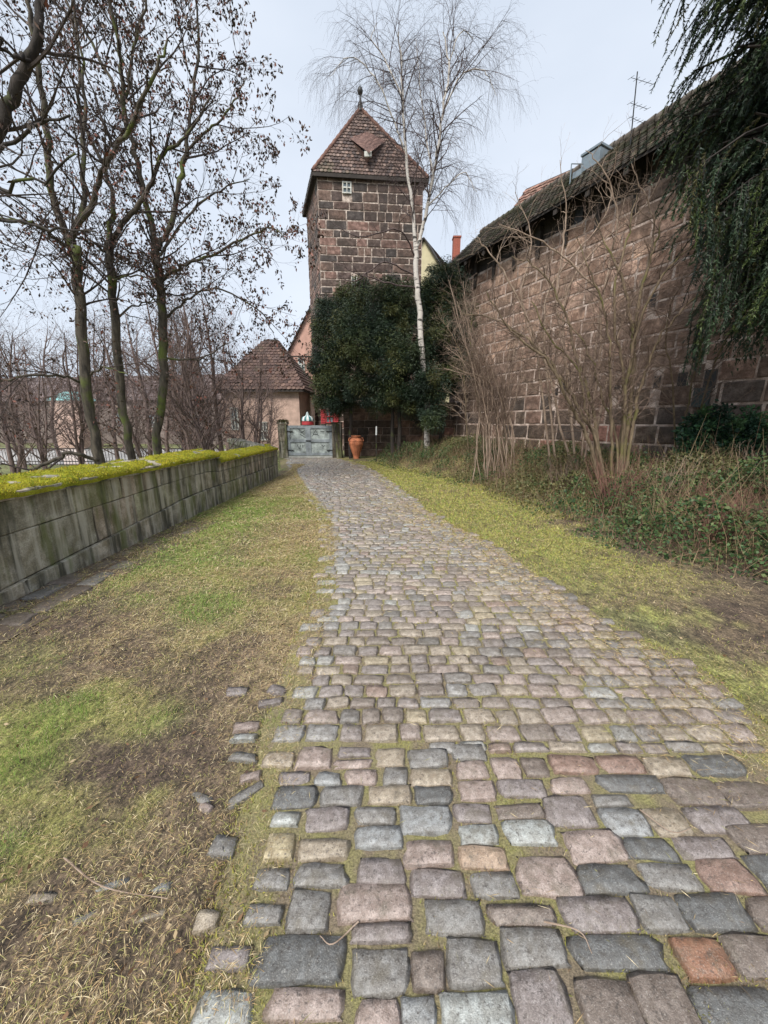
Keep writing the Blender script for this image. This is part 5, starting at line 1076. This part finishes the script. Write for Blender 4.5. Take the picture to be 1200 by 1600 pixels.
T.wood.build('stem', M['shrub'], ivy)

# ------------------------------------------------------------------ ground cover of the planting bed (ivy leaves, dry stems)
N_ = 105000; yv = 3.0 + 13.5 * rng.random(N_) ** 1.3; xv = bed_x(yv) + rng.random(N_) ** .9 * 4.4 - .25; ok = (xv < wx(yv) - .1) & (yv > 3) & (xv > path_r(yv) + .2); xv, yv = xv[ok], yv[ok]
dens = fbm(xv * 1.4, yv * 1.4, 12); hh = sstep(.0, 1.1, xv - bed_x(yv)) * (.34 + .95 * np.clip(fbm(xv * 1.1, yv * 1.1, 15) - .3, 0, 1)); k = rng.random(len(xv)) < sstep(.3, .5, dens) * (.35 + .65 * sstep(0, .7, xv - bed_x(yv))); xv, yv, hh = xv[k], yv[k], hh[k]
Cs = np.c_[xv, yv, gz(xv, yv) + .01 + hh * rng.random(len(xv)) ** .5]; g_ = fbm(xv * .9, yv * .9, 55)[:, None]; col = pal([(.045, .09, .03), (.07, .12, .04), (.03, .065, .025), (.10, .13, .045)], len(xv)) * (g_ < .55) + pal([(.11, .12, .045), (.16, .14, .06), (.08, .09, .035)], len(xv)) * (g_ >= .55)
leaves('ivy_ground_cover', Cs, rng.normal(0, 1, Cs.shape) * [1, 1, .35] + [0, 0, .25], rng.uniform(.03, .07, len(Cs)), rng.uniform(.02, .045, len(Cs)), col, M['leaf'], None, 'stuff')
N_ = 7000; yv = 3.2 + 12.5 * rng.random(N_) ** 1.2; xv = bed_x(yv) + rng.random(N_) ** .9 * 4.0 - .1; ok = (xv < wx(yv) - .1) & (xv > path_r(yv) + .2); xv, yv = xv[ok], yv[ok]; B0 = np.c_[xv, yv, gz(xv, yv) - .01]; Ln = rng.uniform(.15, .95, len(xv)) * (.35 + .65 * sstep(0, .8, xv - bed_x(yv))); D_ = rng.normal(0, .42, (len(xv), 3)) + [0, 0, 1]; D_ /= np.linalg.norm(D_, axis=1, keepdims=True)
bend = rng.normal(0, .2, (len(xv), 3)); P = np.stack([B0, B0 + D_ * Ln[:, None] * .5, B0 + D_ * Ln[:, None] + bend * Ln[:, None]], 1); Rr = np.tile([.003, .0024, .0012], (len(xv), 1)); v, q = tubes(P, Rr, 3)
mk('dry_undergrowth', v, q, M['blade'], None, np.repeat(pal([(.22, .15, .09), (.15, .10, .065), (.30, .22, .13), (.12, .06, .045)], len(xv)), 9, axis=0), False, 'stuff')

# ------------------------------------------------------------------ grass and straw of the verges
def verge(n0, x0f, x1f, ylo, yhi, pw):
    y = ylo + (yhi - ylo) * rng.random(n0) ** pw; a, b_ = x0f(y), x1f(y); return a + (b_ - a) * rng.random(n0), y
def blades(name, X_, Y_, L, W, up, cols, zoff=0.0, lift=None):
    n_ = len(X_); th = rng.random(n_) * 2 * math.pi; D_ = np.c_[np.cos(th), np.sin(th), np.full(n_, 0.)]; upv = np.broadcast_to(up, n_) * rng.uniform(.4, 1.5, n_); D_[:, 2] = upv; D_ /= np.linalg.norm(D_, axis=1, keepdims=True)
    S_ = np.cross(D_, [0, 0, 1.]); S_ /= np.linalg.norm(S_, axis=1, keepdims=True) + 1e-9; B0 = np.c_[X_, Y_, gz(X_, Y_) + zoff + .018 * ((X_ > path_l(Y_)) & (X_ < path_r(Y_)))]
    if lift is not None: B0[:, 2] += lift
    L = np.broadcast_to(L, n_)[:, None]; W = np.broadcast_to(W, n_)[:, None]; mid = B0 + D_ * L * .55 + np.array([0, 0, .12]) * L * .4
    tip = B0 + D_ * L - np.array([0, 0, .10]) * L * (1 if name != 'green_grass' else -.5)
    V = np.stack([B0, mid + S_ * W * .55, tip, mid - S_ * W * .55], 1).reshape(-1, 3); i = np.arange(n_) * 4
    return mk(name, V, np.stack([i, i + 1, i + 2, i + 3], -1), M['blade'], None, np.repeat(cols, 4, axis=0), False, 'stuff')
LX0 = lambda y: np.maximum(par_x(y) + .05, -1.25 * y - .9); LX1 = lambda y: path_l(y) + .14
RX0 = lambda y: path_r(y) - .28; RX1 = lambda y: np.minimum(bed_x(y) + .4, 1.25 * y + 1.0)
def both(nL, nR, pw, ylo=.35):
    a = verge(nL, LX0, LX1, ylo, 14.5, pw); b_ = verge(nR, RX0, RX1, 1.0, 15.5, pw); return np.concatenate([a[0], b_[0]]), np.concatenate([a[1], b_[1]])
wsc = lambda y: np.clip(y / 2.4, .65, 3.6)
STRAW = [(.60, .48, .26), (.44, .32, .16), (.72, .60, .38), (.30, .21, .11), (.50, .34, .17), (.20, .14, .085), (.36, .34, .12)]
xx, yy = both(300000, 60000, 1.9); g_, m_, s_, ye_ = fields(xx, yy); k = rng.random(len(xx)) < np.clip((.25 + .75 * s_) * (1 - .65 * m_) * (1 - .45 * g_) * (1 - .5 * ye_), .05, 1); xx, yy = xx[k], yy[k]
blades('dry_straw', xx, yy, (.012 + .075 * rng.random(len(xx)) ** 2.2) * np.clip(yy / 2.6, .55, 1.8), rng.uniform(.0010, .0030, len(xx)) * wsc(yy), .24, pal(STRAW, len(xx)), .002, rng.random(len(xx)) * .012)
xx, yy = both(220000, 130000, 1.8); g_, m_, s_, ye_ = fields(xx, yy); left = xx < 0.0 + path_l(yy) + .1; pr_ = np.where(left, (.16 + .75 * g_ + .5 * sstep(.5, .62, fbm(xx * 2.1 + 7, yy * 2.1, 66))) * (1 - .75 * m_), .25 + .85 * ye_ - .6 * m_); k = rng.random(len(xx)) < pr_; xx, yy, g_, ye_ = xx[k], yy[k], g_[k], ye_[k]; left = left[k]
cg = pal([(.16, .27, .05), (.22, .33, .06), (.13, .21, .04), (.26, .33, .08)], len(xx)); co = pal([(.30, .28, .09), (.36, .31, .11), (.24, .23, .07)], len(xx)); cy = pal([(.44, .41, .08), (.34, .36, .07), (.48, .40, .16), (.24, .24, .07), (.30, .22, .10)], len(xx)); gg = np.clip(g_ + rng.normal(0, .2, len(xx)), 0, 1)[:, None]
cols = np.where(left[:, None], cg * gg + co * (1 - gg), np.where(rng.random((len(xx), 1)) < .22, cg, cy)); near_t = sstep(.5, .9, g_) * (yy < 3.2)
blades('green_grass', xx, yy, rng.uniform(.018, .05, len(xx)) * (1 + .9 * near_t) * np.clip(yy / 4, .7, 1.3), .0022 * wsc(yy), .7 + .8 * near_t, cols)
# moss and short grass in the cobble joints, loose straw on the path
n_ = 130000; y = .4 + 9 * rng.random(n_) ** 2.0; x = path_l(y) - .1 + (path_r(y) - path_l(y) + .2) * rng.random(n_); k = rng.random(n_) < sstep(.38, .6, fbm(x * 1.7, y * 1.7, 81)) + .25 * (x < path_l(y) + .25); x, y = x[k], y[k]
def flatgz(f):
    return f
th = rng.random(len(x)) * 6.28; L_ = rng.uniform(.010, .026, len(x)); B0 = np.c_[x, y, np.full(len(x), .011)]; D_ = np.c_[np.cos(th) * .5, np.sin(th) * .5, np.ones(len(x))]
leaves('joint_moss', B0, D_, L_, .004 * np.clip(y / 2, .8, 2.5), pal([(.30, .30, .06), (.38, .35, .08), (.22, .24, .06), (.36, .28, .14), (.22, .15, .09)], len(x)), M['blade'], None, 'stuff', .3, True)
n_ = 42000; y = .45 + 7 * rng.random(n_) ** 1.5; x = path_l(y) + (path_r(y) - path_l(y)) * rng.random(n_) ** .6; k = rng.random(n_) < .035 + .9 * sstep(1.0, .1, path_r(y) - x) * sstep(.9, 1.6, y) + .5 * sstep(.3, 0, x - path_l(y)); x, y = x[k], y[k]; th = rng.random(len(x)) * 6.28
leaves('loose_straw', np.c_[x, y, np.full(len(x), .024) + rng.random(len(x)) * .014], np.c_[np.cos(th), np.sin(th), rng.normal(0, .05, len(x))], rng.uniform(.012, .06, len(x)), .0025 * np.clip(y / 2, .7, 2), pal(STRAW, len(x)), M['blade'], None, 'stuff', .05)
# fallen leaves of the verge and small twigs
xx, yy = both(900, 700, 1.2); Cs = np.c_[xx, yy, gz(xx, yy) + .022]; leaves('fallen_leaves', Cs, rng.normal(0, 1, Cs.shape) * [1, 1, .2], rng.uniform(.015, .035, len(Cs)), rng.uniform(.010, .02, len(Cs)), pal([(.16, .09, .05), (.22, .13, .07), (.09, .055, .04), (.32, .24, .14)], len(Cs)), M['leaf'], None, 'stuff', .1)
for nm, lab, cat in (('moss_fronds', '', ''), ('ivy_ground_cover', 'green ivy leaves and low undergrowth covering the planting bed below the town wall', 'ground cover'), ('dry_undergrowth', 'dry brown upright stems standing in the ivy of the planting bed', 'dry stems'), ('dry_straw', 'dry straw-coloured grass lying matted on both verges', 'straw'), ('green_grass', 'short green and yellow-green grass of both verges', 'grass'), ('joint_moss', 'yellow-green moss growing in the joints between the cobbles', 'moss'), ('loose_straw', 'loose straw scattered over the cobbles, thickest along the right edge', 'straw'), ('fallen_leaves', 'small brown fallen leaves scattered on the verges', 'fallen leaves')):
    if lab: tag(bpy.data.objects[nm], lab, cat)
for (x0, y0, x1, y1, x2, y2, z_, lab) in ((100, 1340, 160, 1385, 262, 1404, .035, 'long curved dry stalk lying on the left verge above the stray stones'), (850, 1440, 905, 1455, 925, 1490, .04, 'pale dry stalk lying across the dark stone near the orange cobble'), (1000, 1265, 1050, 1300, 1085, 1292, .04, 'dark thin twig lying on cobbles at the right'), (560, 1440, 520, 1475, 500, 1462, .036, 'small pale twig lying between grey cobbles at lower centre')):
    pts = [tuple(gnd(x0, y0, z_)), tuple(gnd(x1, y1, z_ + .006)), tuple(gnd(x2, y2, z_))]; mb = MB(); P = catmull(pts, 5); b0 = P[0].copy(); mb.tube(P - b0, np.linspace(.0028, .0012, len(P)), 5); o = mb.build('dry_stalk', M['tan_twig'], None); o.location = b0; tag(o, lab, 'stalk', 'loose stalks on the ground')
